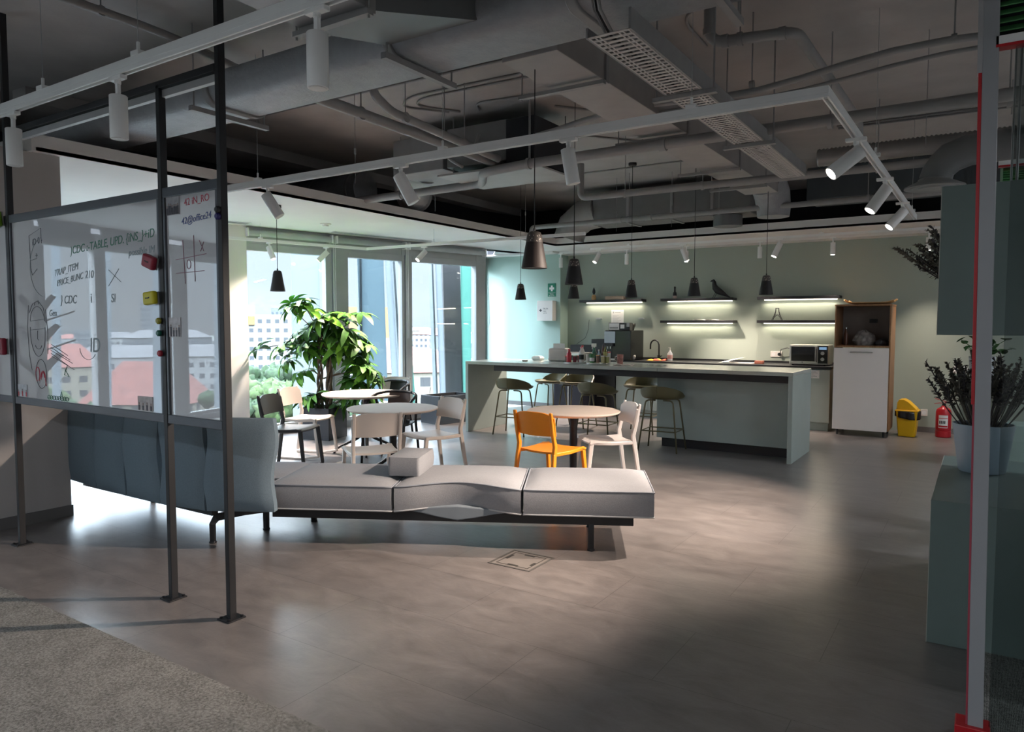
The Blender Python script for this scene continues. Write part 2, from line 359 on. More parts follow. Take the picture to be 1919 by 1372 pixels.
# ================================================================== SETTING
m_floor = floor_mat(); m_carp = carpet_mat()
ZC = 3.75      # slab
ZL = 2.95      # lowered white ceiling
XE, YE = -6.25, 11.0   # edges of the lowered ceiling
XR, YB = 4.0, -5.5     # right wall, rear wall
f0 = [fac(YB), fac(12.6)]
b = MB().prism([fac(YB-0.2, 0.2), (XR, YB-0.2), (XR, 12.7), fac(12.7, 0.2)], -0.2, 0.0); struct(b.build('floor', m_floor))
c1 = MB().prism([fac(YB), (0.0, YB), (0.0, 1.91), fac(1.91)], 0.001, 0.009); tag(c1.build('floor_carpet', m_carp), 'speckled grey woven carpet on the near left of the floor', None, None, 'structure')
c2 = MB().prism([(0.001, YB), (XR, YB), (XR, 5.3), (0.001, 5.3)], 0.001, 0.009); tag(c2.build('floor_carpet', m_carp), 'speckled grey woven carpet on the right, under the sage cabinet', None, None, 'structure')
b = MB().prism([fac(YB-0.2, 0.3), (XR+0.2, YB-0.2), (XR+0.2, 12.7), fac(12.7, 0.3)], ZC, ZC+0.2); struct(b.build('ceiling', M_slab))
# slab joints and cracks are thin recess lines in the paint: shallow painted battens
b = MB().box((XR, YB-0.2, 0), (XR+0.2, 12.5, ZC)); struct(b.build('wall_right', M_white))
b = MB().box((-11.7, YB-0.2, 0), (XR+0.2, YB, ZC)); struct(b.build('wall_rear', M_white))
b = MB().box((-6.72, 12.3, 0), (XR, 12.5, ZL+0.02)); struct(b.build('wall_back', M_sage))
b = MB().box((-6.72, 12.3, ZL+0.02), (XR, 12.5, ZC)); struct(b.build('wall_back', M_void))  # upper wall coloured near-black to stand for shadow in the ceiling void
b = MB().prism([(-8.6, 12.0), (-6.72, 12.0), (-6.72, 12.5), (-8.6, 12.5)], 0, ZL+0.02); struct(b.build('wall_left', M_mint))
# return between window end and green wall
ex, ey = fac(10.74)
rx_, ry_ = -8.46-ex, 12.0-ey; RL = math.hypot(rx_, ry_); RANG = math.atan2(ry_, rx_)
wr_ = bpy.data.objects.new('window_10', None); col.objects.link(wr_); wr_.location = (ex, ey, 0); wr_.rotation_euler = (0, 0, RANG); struct(wr_)
MB().box((0, 0, 0), (RL, 0.08, 0.10)).box((0, 0, ZL-0.22), (RL, 0.08, ZL+0.02)).box((0, 0, 0.10), (0.07, 0.08, ZL-0.22)).box((RL-0.07, 0, 0.10), (RL, 0.08, ZL-0.22)).box((RL*0.5-0.03, 0, 0.10), (RL*0.5+0.03, 0.08, ZL-0.22)).build('window_frame', M_frame, wr_)
MB().box((0.07, 0.03, 0.10), (RL-0.07, 0.04, ZL-0.22)).build('window_pane', M_glass, wr_)
a_ = bpy.data.lights.new('window_portal', 'AREA'); a_.shape = 'RECTANGLE'; a_.size = RL-0.14; a_.size_y = 2.5; a_.cycles.is_portal = True
o_ = bpy.data.objects.new('window_portal', a_); col.objects.link(o_)
xa_ = Vector((rx_/RL, ry_/RL, 0)); za_ = Vector((-xa_.y, xa_.x, 0)); ya_ = za_.cross(xa_)
o_.matrix_world = Matrix(((xa_.x, ya_.x, za_.x, ex+rx_/2+za_.x*.1), (xa_.y, ya_.y, za_.y, ey+ry_/2+za_.y*.1), (xa_.z, ya_.z, za_.z, 1.45), (0, 0, 0, 1)))
b = MB().box((-8.4, 12.0, ZL+0.02), (-6.72, 12.5, ZC)); struct(b.build('wall_left', M_void))  # same shadow colour on the wall above the lowered ceiling
# lowered ceiling: along the windows and along the kitchen wall, with a fascia
z1 = ZL+0.13
def ring(z0, z1_):
    return [(XE, 2.78), (XE, YE), (XR, YE), (XR, 12.3), (-8.6, 12.3)] 
pl = [(XE-0.001, 2.78), (XE-0.001, YE+0.001), (XR, YE+0.001), (XR, 12.32), (-6.72, 12.32), (-6.72, 12.05), (-8.45, 12.05), fac(10.9, 0.30), fac(YB, 0.30), (XR, YB), (XR, 0.2), (-8.2, 0.2), (-8.2, 2.78)]
b = MB().prism([(XE, 2.78), (XE, YE), (XR, YE), (XR, 12.32), (-8.5, 12.32), fac(11.0, 0.02), fac(2.78, 0.02)], ZL, ZL+0.03); struct(b.build('ceiling_lowered', M_white))
b = MB().prism([(XE-2.0, 2.78), (XE-2.0, 0.0), (-0.0, 0.0), (0, -0.05), (XR, -0.05), (XR, YB), fac(YB, .02), fac(2.78, 0.02)], ZL, ZL+0.03); struct(b.build('ceiling_lowered', M_white))
b = MB().box((XE-0.03, 2.78, ZL-0.004), (XE, YE, z1)).box((XE-0.03, YE, ZL-0.004), (XR, YE+0.03, z1)).box((-8.2, 2.75, ZL-0.004), (XE, 2.78, z1)).box((-8.2, 0.0, ZL-0.004), (-8.17, 2.78, z1))
struct(b.build('trim_1', M_white))
b = MB().box((-6.72, 11.95, ZL-0.045), (XR, 12.3, ZL)).box((-8.45, 11.7, ZL-0.03), (-6.72, 12.0, ZL)); struct(b.build('trim_2', M_white))
# dark beam above the lowered ceiling, along the windows
b = MB().box((-7.6, 3.2, 3.62), (-7.35, 12.0, ZC)); tag(b.build('ceiling_beam', M_slab), None, None, None, 'structure')
# solid spandrel above facade
b = MB().prism([fac(YB, -0.0), fac(12.4, 0.0), fac(12.4, 0.25), fac(YB, 0.25)], ZL, ZC+0.1); struct(b.build('wall_spandrel', M_void))  # near-black stands for the shadow over the lowered ceiling
# masonry column near the windows, left of the seating
b = MB().box((-7.6, 2.25, 0.0), (-6.33, 2.99, ZL)); struct(b.build('wall_column', M_grey_wall))
b = MB().box((-7.6, 2.24, 0.0), (-6.32, 3.0, 0.09)); struct(b.build('baseboard_column', mat('dark_baseboard', (0.16, 0.155, 0.155), 0.6)))
b = MB().box((-1.0, 12.285, 0), (XR, 12.3, 0.08)).box((-8.45, 11.985, 0), (-6.72, 12.0, 0.08)); struct(b.build('baseboard_back', MATS['dark_baseboard']))
# solid white wall piece of the facade between the two window bands
b = MB().prism([fac(0.30, 0.0), fac(2.3, 0.0), fac(2.3, 0.2), fac(0.30, 0.2)], 0, ZL); struct(b.build('wall_window_pier', M_white))

# -------------------------------------------------- windows (inner glazing line)
def window(n, Ya, Yb, wl=0.05, wr=0.05, zb=0.1, zt=2.62):
    ax, ay = fac(Ya); L = (Yb-Ya)/0.970
    root = bpy.data.objects.new('window_%d' % n, None); col.objects.link(root); root.location = (ax, ay, 0); root.rotation_euler = (0, 0, FANG)
    struct(root)
    m = MB().box((0, -0.05, 0.0), (L, 0.09, zb))             # low sill
    m.build('window_sill', M_frame, root, bevel=0.004)
    m = MB().box((0, -0.03, zb), (wl, 0.09, zt+0.22)).box((L-wr, -0.03, zb), (L, 0.09, zt+0.22)).box((wl, -0.03, zt), (L-wr, 0.09, zt+0.10)).box((wl, 0.0, zb), (L-wr, 0.07, zb+0.05))
    m.build('window_frame', M_alu, root, bevel=0.004)
    m = MB().box((wl, 0.02, zt+0.10), (L-wr, 0.06, ZL)); m.build('window_head', M_frame, root)
    m = MB().box((0.02+wl, 0.03, zb+0.05), (L-wr-0.02, 0.042, zt)); m.build('window_pane', M_glass, root)
    return root
window(1, 6.44, 7.74, 0.03, 0.10); window(2, 7.76, 9.02, 0.26, 0.05); window(3, 9.04, 10.72, 0.13, 0.22)
window(4, 4.75, 6.20, 0.06, 0.06); window(5, 3.25, 4.73, 0.06, 0.06)
window(6, -0.62, 0.30, 0.10, 0.10); window(7, -2.1, -0.64, 0.24, 0.06); window(8, -3.5, -2.12, 0.30, 0.06); window(9, -5.2, -3.52, 0.1, 0.06)
b = MB().prism([fac(6.18, -0.06), fac(6.46, -0.06), fac(6.46, 0.1), fac(6.18, 0.1)], 0.0, ZL); b.build('trim_3', M_white); struct(bpy.data.objects['trim_3'])
b = MB().prism([fac(2.3, -0.02), fac(3.26, -0.02), fac(3.26, 0.1), fac(2.3, 0.1)], 0.0, ZL); struct(b.build('wall_window_pier', M_white))
# head lining / blind pocket
b = MB().prism([fac(3.0, -0.02), fac(10.72, -0.02), fac(10.72, 0.03), fac(3.0, 0.03)], 2.72, ZL); struct(b.build('trim_4', M_alu))
# roller blind cassettes in the window head
for i, (a_, b_) in enumerate([(6.45, 7.72), (7.78, 9.0), (9.06, 10.66)]):
    ax, ay = fac(a_, -0.08); L = (b_-a_)/0.97
    t = thing('roller_blind', ['grey roller blind rolled up above the left bright window', 'grey roller blind rolled up above the middle window behind the plant', 'grey roller blind rolled up above the right-hand window by the green wall'][i], 'roller blind', (ax, ay, 2.86), FANG, 'rolled blinds')
    MB().tube([(0.02, 0, 0), (L-0.02, 0, 0)], 0.045, 16).build('roller', mat('blind_cloth', (0.40, 0.43, 0.44), 0.8, var=0.04), t, smooth=True)
    MB().box((0, -0.05, -0.055), (0.02, 0.05, 0.06)).box((L-0.02, -0.05, -0.055), (L, 0.05, 0.06)).build('bracket', M_rail, t)
    if i == 2:
        MB().tube([(L-0.02, -0.03, 0), (L+0.02, -0.04, -0.6), (L+0.0, -0.05, -1.25), (L+0.03, -0.05, -1.33), (L+0.07, -0.05, -1.25), (L+0.05, -0.04, -0.6), (L+0.02, -0.03, 0.0)], 0.004, 6).build('pull_chain', M_alu, t)
    else:
        MB().tube([(L, -0.05, 0), (L, -0.05, -1.5)], 0.003, 6).tube([(L+0.03, -0.05, 0), (L+0.03, -0.05, -1.5)], 0.003, 6).build('pull_chain', M_rail, t)

# -------------------------------------------------- outer skin of the double facade
def outer(name, label, Ya, Yb, thick, m, lean=0.0, off=0.9, z0=-0.4, z1=3.3, cat='facade fin', group=None):
    # upright element in the outer layer; lean shifts its foot along the facade
    mb = MB(); q = []
    for z, sh in ((z0, lean), (z1, 0.0)):
        for Y, o_ in ((Ya+sh, off), (Yb+sh, off), (Yb+sh, off+thick), (Ya+sh, off+thick)):
            x, y = fac(Y, o_); q.append((x, y, z))
    mb.add(q, [(0,3,2,1), (4,5,6,7), (0,1,5,4), (1,2,6,5), (2,3,7,6), (3,0,4,7)])
    o = mb.build(name, m, bevel=0.004); return tag(o, label, cat, group)
M_col = translucent('white_facade_column', (0.42, 0.45, 0.475), 0.8, 0.5)
M_fin = mat('facade_mullion', (0.22, 0.25, 0.27), 0.4, metal=0.3)
outer('facade_column', 'broad pale column outside the left bright window, behind the hanging lamp', 7.55, 8.02, 0.03, M_col)
outer('facade_mullion', 'thin dark upright just right of the broad pale outer column', 8.22, 8.27, 0.1, M_fin)
outer('facade_mullion', 'thin outer upright next to the frame between first and second window', 8.40, 8.44, 0.1, M_fin)
outer('facade_column', 'slim slanting white column outside the middle window, right of the plant', 9.22, 9.34, 0.03, M_col, 0.22)
outer('facade_mullion', 'slanting dark upright right of the slim white column in the middle window', 9.37, 9.41, 0.1, M_fin, 0.22)
outer('facade_mullion', 'teal-edged slanting upright at the right of the middle window', 9.58, 9.62, 0.15, M_teal, 0.28)
outer('facade_mullion', 'slanting dark upright in the right-hand window', 10.20, 10.24, 0.1, M_fin, 0.14)
outer('facade_column', 'slim slanting white column in the right-hand window beside the grey panel', 10.30, 10.42, 0.03, M_col, 0.14)
outer('cladding_sheet', 'dark grey slanting cladding panel outside the right-hand window', 10.46, 10.86, 0.05, mat('grey_cladding', (0.16, 0.16, 0.165), 0.3, var=0.06), 0.10, cat='cladding panel')
outer('outer_glass_screen', 'teal glass panel at the end of the outer facade', 10.90, 11.14, 0.02, M_teal, 0.0, cat='glass panel')
outer('outer_glass_screen', 'pale blue frosted glass panel outside the middle window, beside the plant crown', 8.70, 9.20, 0.02, translucent('frosted_blue_glass', (0.27, 0.33, 0.36), 0.75), 0.1, z1=3.3, cat='glass panel')
outer('facade_mullion', 'vertical upright of the outer facade behind the pot plant', 8.75, 8.79, 0.1, M_fin)
for i, (a_, b_) in enumerate([(-0.78, -0.66), (-1.62, -1.5), (-2.6, -2.45), (-4.0, -3.86), (5.2, 5.4), (3.9, 4.1)]):
    outer('facade_column', 'white outer facade column mirrored in the glass writing boards' if i < 4 else 'white outer facade column hidden behind the writing boards', a_, b_, 0.04, M_col, 0.1 if i < 4 else 0, group='outer facade columns')
# walkway grille of the facade cavity
b = MB().prism([fac(YB, 0.1), fac(11.8, 0.1), fac(11.8, 0.95), fac(YB, 0.95)], -0.12, -0.04); tag(b.build('floor_ledge', mat('ledge_metal', (0.42, 0.45, 0.47), 0.5)), None, None, None, 'structure')

# -------------------------------------------------- city outside
G = -26.0
M_grass = mat('city_ground', (0.055, 0.065, 0.055), 0.95, var=0.6, vs=0.05)
b = MB().prism([(-1500, -1200), (-14, -1200), (-14, 40), (300, 60), (300, 2200), (-1500, 2200)], G-0.5, G); tag(b.build('ground', M_grass), None, None, None, 'structure')
BM = [building_mat('facade_white', (0.20, 0.205, 0.21), (0.05, 0.055, 0.065)), building_mat('facade_cream', (0.17, 0.155, 0.125), (0.04, 0.042, 0.045), 3.2, 3.2), building_mat('facade_grey', (0.10, 0.11, 0.12), (0.05, 0.06, 0.075), 2.2, 3.4), building_mat('facade_pale', (0.16, 0.17, 0.18), (0.07, 0.075, 0.085), 4, 3)]
M_roofr = mat('red_roof_tile', (0.13, 0.045, 0.036), 0.8, var=0.2, vs=0.5); M_roofg = mat('grey_roof', (0.075, 0.075, 0.08), 0.8, var=0.1, vs=0.4)
M_mark = mat('red_market_roof', (0.20, 0.032, 0.03), 0.6, var=0.1, vs=0.3)
PL = [(-0.842*210, -0.539*210, 60)]
def building(name, dirx, diry, d, w, dp, h, m, roof=None, rh=4.0, label='', group=None, rot=0.0):
    x, y = dirx*d, diry*d; PL.append((x, y, w)); az = math.atan2(diry, dirx)-PI/2+rot
    t = thing(name, label, 'building', (x, y, G), az, group)
    MB().box((-w/2, -dp/2, 0), (w/2, dp/2, h)).build('walls', m, t)
    if roof:
        MB().add([(-w/2-.4,-dp/2-.4,h),(w/2+.4,-dp/2-.4,h),(w/2+.4,dp/2+.4,h),(-w/2-.4,dp/2+.4,h),(-w/2+dp*.35,0,h+rh),(w/2-dp*.35,0,h+rh)], [(0,1,5,4),(1,2,5),(2,3,4,5),(3,0,4),(3,2,1,0)]).build('roof', roof, t)
    return t
def U(px, py=608):
    pass
# main block seen in the left window
t = building('apartment_block', -0.787, 0.617, 250, 22, 14, 30.5, BM[0], label='white apartment block seen through the left window, behind the trees')
MB().box((-9.5, -7.6, 27.2), (-3, -6.9, 30)).box((2, -7.8, 12.5), (9, -6.9, 13.4)).box((2, -7.8, 9.5), (9, -6.9, 10.4)).build('balcony', mat('orange_balcony', (0.22, 0.11, 0.04), 0.7), t)
MB().box((-9, -3, 30.5), (-3, 3, 33.5)).build('stair_head', BM[3], t)
building('office_tower', -0.776, 0.631, 420, 8, 8, 36, BM[2], label='grey high-rise poking above the white apartment block in the left window')
building('office_tower', -0.8673, -0.4978, 520, 9, 9, 41, BM[2], label='slim grey office tower on the skyline mirrored in the writing boards')
building('apartment_block', -0.655, 0.756, 120, 16, 12, 20, BM[1], M_roofr, 3.5, label='cream house with red roof seen in the right-hand window')
building('apartment_block', -0.683, 0.730, 160, 16, 12, 21, BM[0], M_roofr, 3.5, label='white house with bright red roof left of the window frame post')
building('apartment_block', -0.70, 0.714, 200, 14, 12, 32, mat('orange_render', (0.20, 0.12, 0.06), 0.8), label='orange rendered block behind the top of the plant')
building('apartment_block', -0.877, -0.480, 150, 19, 13, 13.0, BM[1], M_roofr, 7.5, label='large house with steep red tiled roof mirrored in the writing board', rot=0.5)
building('apartment_block', -0.842, -0.539, 210, 60, 12, 19, BM[0], M_roofg, 3, label='long pale building with grey roof mirrored behind the red-roofed house')
building('apartment_block', -0.93, -0.367, 190, 30, 12, 18, BM[1], M_roofr, 5, label='red-roofed building mirrored at the left of the writing board')
k = 0
for sec in ((-0.83, 0.557, -0.60, 0.80), (-0.96, -0.28, -0.78, -0.62)):
    for i in range(60):
        f = random.random(); a0 = math.atan2(sec[1], sec[0]); a1 = math.atan2(sec[3], sec[2])
        if a0 < -PI/2 or a1 < -PI/2: pass
        a = a0+(a1-a0)*f; d = 200+620*(i/60.0)+random.random()*20
        h = 12+random.random()*11; w = 12+random.random()*20
        if any((math.cos(a)*d-q[0])**2+(math.sin(a)*d-q[1])**2 < (0.6*(w+q[2])+6)**2 for q in PL): continue
        PL.append((math.cos(a)*d, math.sin(a)*d, w))
        building('city_building', math.cos(a), math.sin(a), d, w, 13, h, random.choice(BM), random.choice([None, M_roofr, M_roofg]), 3.2, label='small distant city building in the view outside', group='distant city buildings', rot=random.uniform(-.6, .6))
# market canopies low down in the left window
for i, (px, d, w) in enumerate([(-0.797, 92, 10), (-0.780, 112, 10), (-0.802, 126, 12), (-0.755, 118, 9), (-0.79, 143, 13), (-0.70, 98, 9)]):
    x = px*d; y = math.sqrt(1-px*px)*d
    t = thing('market_canopy', 'red market stall canopy seen low through the window', 'canopy', (x, y, G), 0.9+0.1*i, 'red market canopies')
    MB().add([(-w/2,-4,4.5),(w/2,-4,4.5),(w/2,4,4.5),(-w/2,4,4.5),(-w/2,0,6.2),(w/2,0,6.2)], [(0,1,5,4),(2,3,4,5),(0,4,3),(1,2,5),(3,2,1,0)]).build('canopy_roof', M_mark, t)
    MB().box((-w/2, -3.8, 0), (-w/2+.3, -3.5, 4.5)).box((w/2-.3, -3.8, 0), (w/2, -3.5, 4.5)).box((-w/2+.5, -3, 0), (w/2-.5, 3, 3)).build('stall', M_white, t)
def blob(r, seed, sq=0.8, n=26):
    rnd = random.Random(seed); mb = MB()
    for i in range(n):
        c = Vector((rnd.uniform(-1,1), rnd.uniform(-1,1), rnd.uniform(-.7,.9)))*r*0.68; q = r*rnd.uniform(.2,.42)
        st = len(mb.v); mb.lathe([(0.01,-1),(0.5,-0.86),(0.86,-0.5),(1,0),(0.86,0.5),(0.5,0.86),(0.01,1)], seg=9)
        for j in range(st, len(mb.v)):
            v = Vector(mb.v[j]); v = v*(1+rnd.uniform(-.28,.28)); mb.v[j] = tuple(v*q+Vector((c.x, c.y, c.z*sq)))
    return mb
M_tree = [mat('tree_leaf_%d' % i, c, 0.9, var=0.5, vs=0.9) for i, c in enumerate([(0.014,0.032,0.011), (0.032,0.055,0.015), (0.019,0.036,0.016)])]
k = 0
tr = []
rt_ = random.Random(77); TR = [(-0.798,0.602,186,6,2), (-0.790,0.613,165,6.5,1), (-0.781,0.624,160,6,1), (-0.772,0.636,176,6,0), (-0.805,0.593,160,5,0), (-0.765,0.644,186,6,2), (-0.725,0.689,140,5,0), (-0.795,0.606,205,7,0), (-0.775,0.632,202,7,2)]
for i in range(150):
    a_ = math.atan2(-0.30-0.34*rt_.random(), -0.88); d_ = 88+75*rt_.random(); r_ = rt_.uniform(5.0, 7.5)
    if any((math.cos(a_)*d_-q[0])**2+(math.sin(a_)*d_-q[1])**2 < (0.6*q[2]+r_+2)**2 for q in PL) or any((math.cos(a_)*d_-q[0]*q[2])**2+(math.sin(a_)*d_-q[1]*q[2])**2 < (q[3]+r_+1)**2 for q in TR): continue
    TR.append((math.cos(a_), math.sin(a_), d_, r_, rt_.choice([0, 2, 2, 1])))
for i, (dx, dy, d, r, mi) in enumerate(TR):
    nm = ['dark green', 'bright green', 'mid green'][mi]
    side = 'outside the windows' if dy > 0 else 'mirrored in the writing boards'
    t = thing('city_tree', '%s leafy street tree %s' % (nm, side), 'tree', (dx*d, dy*d, G), 0, 'street trees %s' % side)
    f = blob(r, i); 
    for j in range(len(f.v)): v = f.v[j]; f.v[j] = (v[0], v[1], v[2]+r*1.15+3)
    f.build('crown', M_tree[mi], t, smooth=True, angle=180); MB().cyl((0,0,0), (0,0,r+2), 0.5, 0.3, 8).build('trunk', M_bark, t)

# ================================================================== CEILING SERVICES
def rrect(y0, y1, z0, z1, r, n=5):
    out = []
    for cx, cz, a0 in ((y1-r, z0+r, -90), (y1-r, z1-r, 0), (y0+r, z1-r, 90), (y0+r, z0+r, 180)):
        for i in range(n+1):
            a = R(a0+90*i/n); out.append((cx+r*math.cos(a), cz+r*math.sin(a)))
    return out
def hanger(root, pts, z0, z1=ZC, r=0.005, name='hanger_rod'):
    for x, y in pts: MB().cyl((x, y, z0), (x, y, z1), r, seg=6).build(name, M_svc, root)
# long wrapped main duct running across the room
t = thing('main_air_duct', 'long thick wrapped air duct crossing the ceiling from left to right, painted grey', 'air duct')
MB().extr(rrect(3.25, 3.76, 3.19, 3.43, 0.10), 'x', -7.1, 1.9).build('duct_body', M_duct, t, smooth=True, angle=60)
for x in (-4.75, -3.0, -1.78):
    m = MB(); o1 = rrect(3.235, 3.775, 3.175, 3.445, 0.105); m.extr(o1, 'x', x-0.03, x+0.03); m.build('joint_flange', M_svc, t, bevel=0.006, smooth=True)
for x in (-4.82, -2.95, -1.1):
    MB().cyl((x, 3.2, 3.14), (x, 3.2, ZC), 0.006, seg=6).build('hanger_rod', M_svc, t); MB().cyl((x, 3.81, 3.14), (x, 3.81, ZC), 0.006, seg=6).build('hanger_rod', M_svc, t)
    MB().box((x-0.02, 3.17, 3.13), (x+0.02, 3.84, 3.165)).build('support_channel', M_svc, t)
# sheet metal duct coming from the camera side into the main duct
t = thing('branch_air_duct', 'smooth box duct over the foreground, joining the wrapped duct from the near side', 'air duct')
MB().box((-3.0, -1.5, 3.12), (-2.53, 2.62, 3.62)).build('duct_body', mat('duct_sheet_light', (0.30, 0.30, 0.31), 0.5), t, bevel=0.004)
MB().box((-3.01, 2.60, 3.10), (-2.52, 2.66, 3.64)).build('joint_flange', M_svc, t, bevel=0.004)
MB().add([(-3.0,2.66,3.12),(-2.53,2.66,3.12),(-2.53,2.66,3.62),(-3.0,2.66,3.62),(-3.0,3.26,3.24),(-2.35,3.26,3.24),(-2.35,3.26,3.42),(-3.0,3.26,3.42)], [(0,1,2,3),(4,7,6,5),(0,4,5,1),(1,5,6,2),(2,6,7,3),(3,7,4,0)]).build('duct_transition', M_ductd, t)
MB().box((-3.03, 2.58, 3.075), (-2.50, 2.62, 3.10)).build('support_channel', M_svc, t)
for x in (-3.02, -2.51): MB().cyl((x, 2.6, 3.06), (x, 2.6, ZC), 0.006, seg=6).build('hanger_rod', M_svc, t)
# far box duct running away from the camera under the slab
t = thing('box_air_duct', 'flat box duct running away towards the kitchen, left of the cable tray', 'air duct')
MB().box((-2.53, 3.77, 3.2), (-2.14, 9.2, 3.62)).build('duct_body', mat('duct_box_paint', (0.34, 0.325, 0.32), 0.6), t, bevel=0.004)
for y in (4.42, 6.0, 7.55, 8.6):
    MB().box((-2.545, y-0.02, 3.185), (-2.125, y+0.02, 3.635)).build('joint_flange', M_svc, t, bevel=0.003)
    MB().box((-2.75, y-0.12, 3.15), (-2.10, y-0.08, 3.175)).build('support_channel', M_svc, t)
    MB().cyl((-2.73, y-0.1, 3.14), (-2.73, y-0.1, ZC), 0.006, seg=6).build('hanger_rod', M_svc, t)
m = MB()
for i in range(9):
    a = R(90*i/8); pass
el = [( -2.53+0.0, 9.2)]
MB().tube([(-2.33, 9.2, 3.40), (-2.33, 9.5, 3.38), (-2.33, 9.72, 3.26), (-2.33, 9.8, 3.10), (-2.33, 9.8, 2.99)], [0.22, 0.22, 0.22, 0.21, 0.2], 20).build('duct_elbow', M_duct, t, smooth=True, angle=60)
# perforated cable tray
t = thing('cable_tray', 'perforated metal cable tray running from the wrapped duct towards the back wall', 'cable tray')
m = MB(); x0, x1, zt = -1.685, -1.445, 3.0
m.box((x0, 3.25, zt), (x0+0.012, 7.3, zt+0.05)).box((x1-0.012, 3.25, zt), (x1, 7.3, zt+0.10)); m.build('side_rail', M_svc, t)
m = MB(); y = 3.25
while y < 7.3:
    m.box((x0+0.012, y, zt), (x1-0.012, y+0.022, zt+0.003)); y += 0.05
for xx in (x0+0.012, x0+0.04, x0+0.062, x1-0.074, x1-0.052, x1-0.022): m.box((xx, 3.25, zt-0.001), (xx+0.008, 7.3, zt+0.002))
m.build('perforated_base', mat('tray_paint', (0.56, 0.53, 0.52), 0.5), t)
for y in (4.3, 5.75): 
    MB().box((x0-0.08, y, zt-0.03), (x1+0.08, y+0.04, zt-0.004)).build('support_channel', M_svc, t)
    for x in (x0-0.06, x1+0.06): MB().cyl((x, y+0.02, zt-0.03), (x, y+0.02, ZC), 0.006, seg=6).build('hanger_rod', M_svc, t)
for i, x in enumerate((x0+0.09, x0+0.105, x0+0.125)):
    MB().tube([(x-.05, 3.20, 3.7), (x-.05, 3.19, 3.3), (x-.02, 3.20, 3.1)]+[(x, 3.3+0.1*k, zt+0.012+0.004*math.sin(k*1.7+i)) for k in range(40)], 0.006, 6).build('cable', M_blk if i == 1 else M_svc, t)
# pipes
def pipe(label, path, r, clamps=(), name='ceiling_pipe', cat='pipe', m=None, couplings=()):
    t = thing(name, label, cat)
    MB().tube(path, r, 14).build('pipe_run', m or M_svc, t, smooth=True, angle=60)
    for (x, y, z) in clamps:
        MB().cyl((x, y, z+r), (x, y, ZC), 0.005, seg=6).build('hanger_rod', M_svc, t)
        MB().tube([(x-0.015, y, z), (x+0.015, y, z)], r*1.22, 14).build('pipe_clamp', M_svc, t, smooth=True)
    for (x, y, z, dx, dy, dz) in couplings:
        MB().tube([(x-dx, y-dy, z-dz), (x+dx, y+dy, z+dz)], r*1.18, 14).build('coupling', M_svc, t, smooth=True)
    return t
def arc(path, k=5, r=0.12):
    # round the corners of a polyline
    P = [Vector(p) for p in path]; out = [P[0]]
    for i in range(1, len(P)-1):
        a, b_, c = P[i-1], P[i], P[i+1]; d1 = (a-b_).normalized(); d2 = (c-b_).normalized(); q = min(r, (a-b_).length/2, (c-b_).length/2)
        s_, e_ = b_+d1*q, b_+d2*q
        for j in range(k+1):
            f = j/k; out.append(s_.lerp(b_, f).lerp(b_.lerp(e_, f), f))
    out.append(P[-1]); return out
pipe('long drain pipe under the slab, uppermost of the level pipes', arc([(1.6, 5.87, 3.12), (-3.62, 5.85, 3.1), (-4.15, 5.86, 3.08), (-4.55, 6.4, 3.10), (-7.0, 6.4, 3.08)]), 0.045, [(-3.62, 5.85, 3.1), (-1.0, 5.86, 3.1), (0.0, 5.87, 3.1), (-5.7, 6.4, 3.09)], couplings=[(-2.3, 5.85, 3.1, .03, 0, 0)])
pipe('level pipe crossing under the cable tray, riser at its left end', arc([(1.6, 7.85, 3.1), (-4.07, 7.75, 3.1), (-4.07, 7.75, 3.5)], r=.08), 0.04, [(-3.5, 7.76, 3.1), (-2.6, 7.78, 3.1), (-0.9, 7.82, 3.1)])
pipe('lowest level pipe, just above the white ceiling edge at the back', arc([(1.6, 9.6, 3.1), (-5.7, 9.7, 3.1), (-5.95, 9.7, 3.1), (-5.95, 9.7, 2.99)], r=.1), 0.036, [(-4.3, 9.68, 3.1), (-3.0, 9.66, 3.1), (-1.2, 9.62, 3.1)], couplings=[(-4.0, 9.67, 3.1, .05, 0, 0), (-4.45, 9.68, 3.1, .04, 0, 0)])
pipe('thick grey pipe with two elbows at the upper right, dropping from the slab', arc([(-1.56, 4.75, ZC), (-1.56, 4.75, 3.43), (-1.04, 4.86, 3.43), (-1.0, 7.3, 3.43), (-1.0, 7.3, 3.12)], r=.1), 0.035, [(-1.37, 4.79, 3.43)], couplings=[(-1.56, 4.75, 3.5, 0, 0, .02), (-1.46, 4.77, 3.43, .02, 0, 0), (-1.12, 4.845, 3.43, .02, 0, 0), (-1.56, 4.75, 3.70, 0, 0, .03)])
pipe('left of the two parallel pipes running towards the windows beyond the wrapped duct', [(-4.10, 3.6, 3.24), (-4.12, 5.9, 3.2), (-4.12, 6.3, 3.2)], 0.042, [(-4.1, 4.15, 3.23), (-4.11, 5.2, 3.21)])
pipe('right of the two parallel pipes, with an elbow rising to the slab', arc([(-3.88, 4.05, ZC), (-3.88, 4.05, 3.32), (-3.92, 4.3, 3.25), (-4.0, 5.9, 3.2)], r=.08), 0.034, [(-3.91, 4.45, 3.24), (-3.96, 5.3, 3.22)], couplings=[(-3.88, 4.05, 3.55, 0, 0, .03)])
pipe('dark pipe fixed under the slab at the upper left, passing over the wrapped duct', arc([(-4.9, 1.2, 3.64), (-4.9, 3.1, 3.64), (-5.1, 3.9, 3.64), (-5.1, 4.9, 3.64)], r=.3), 0.028, [(-4.9, 2.6, 3.64), (-5.1, 4.4, 3.64)])
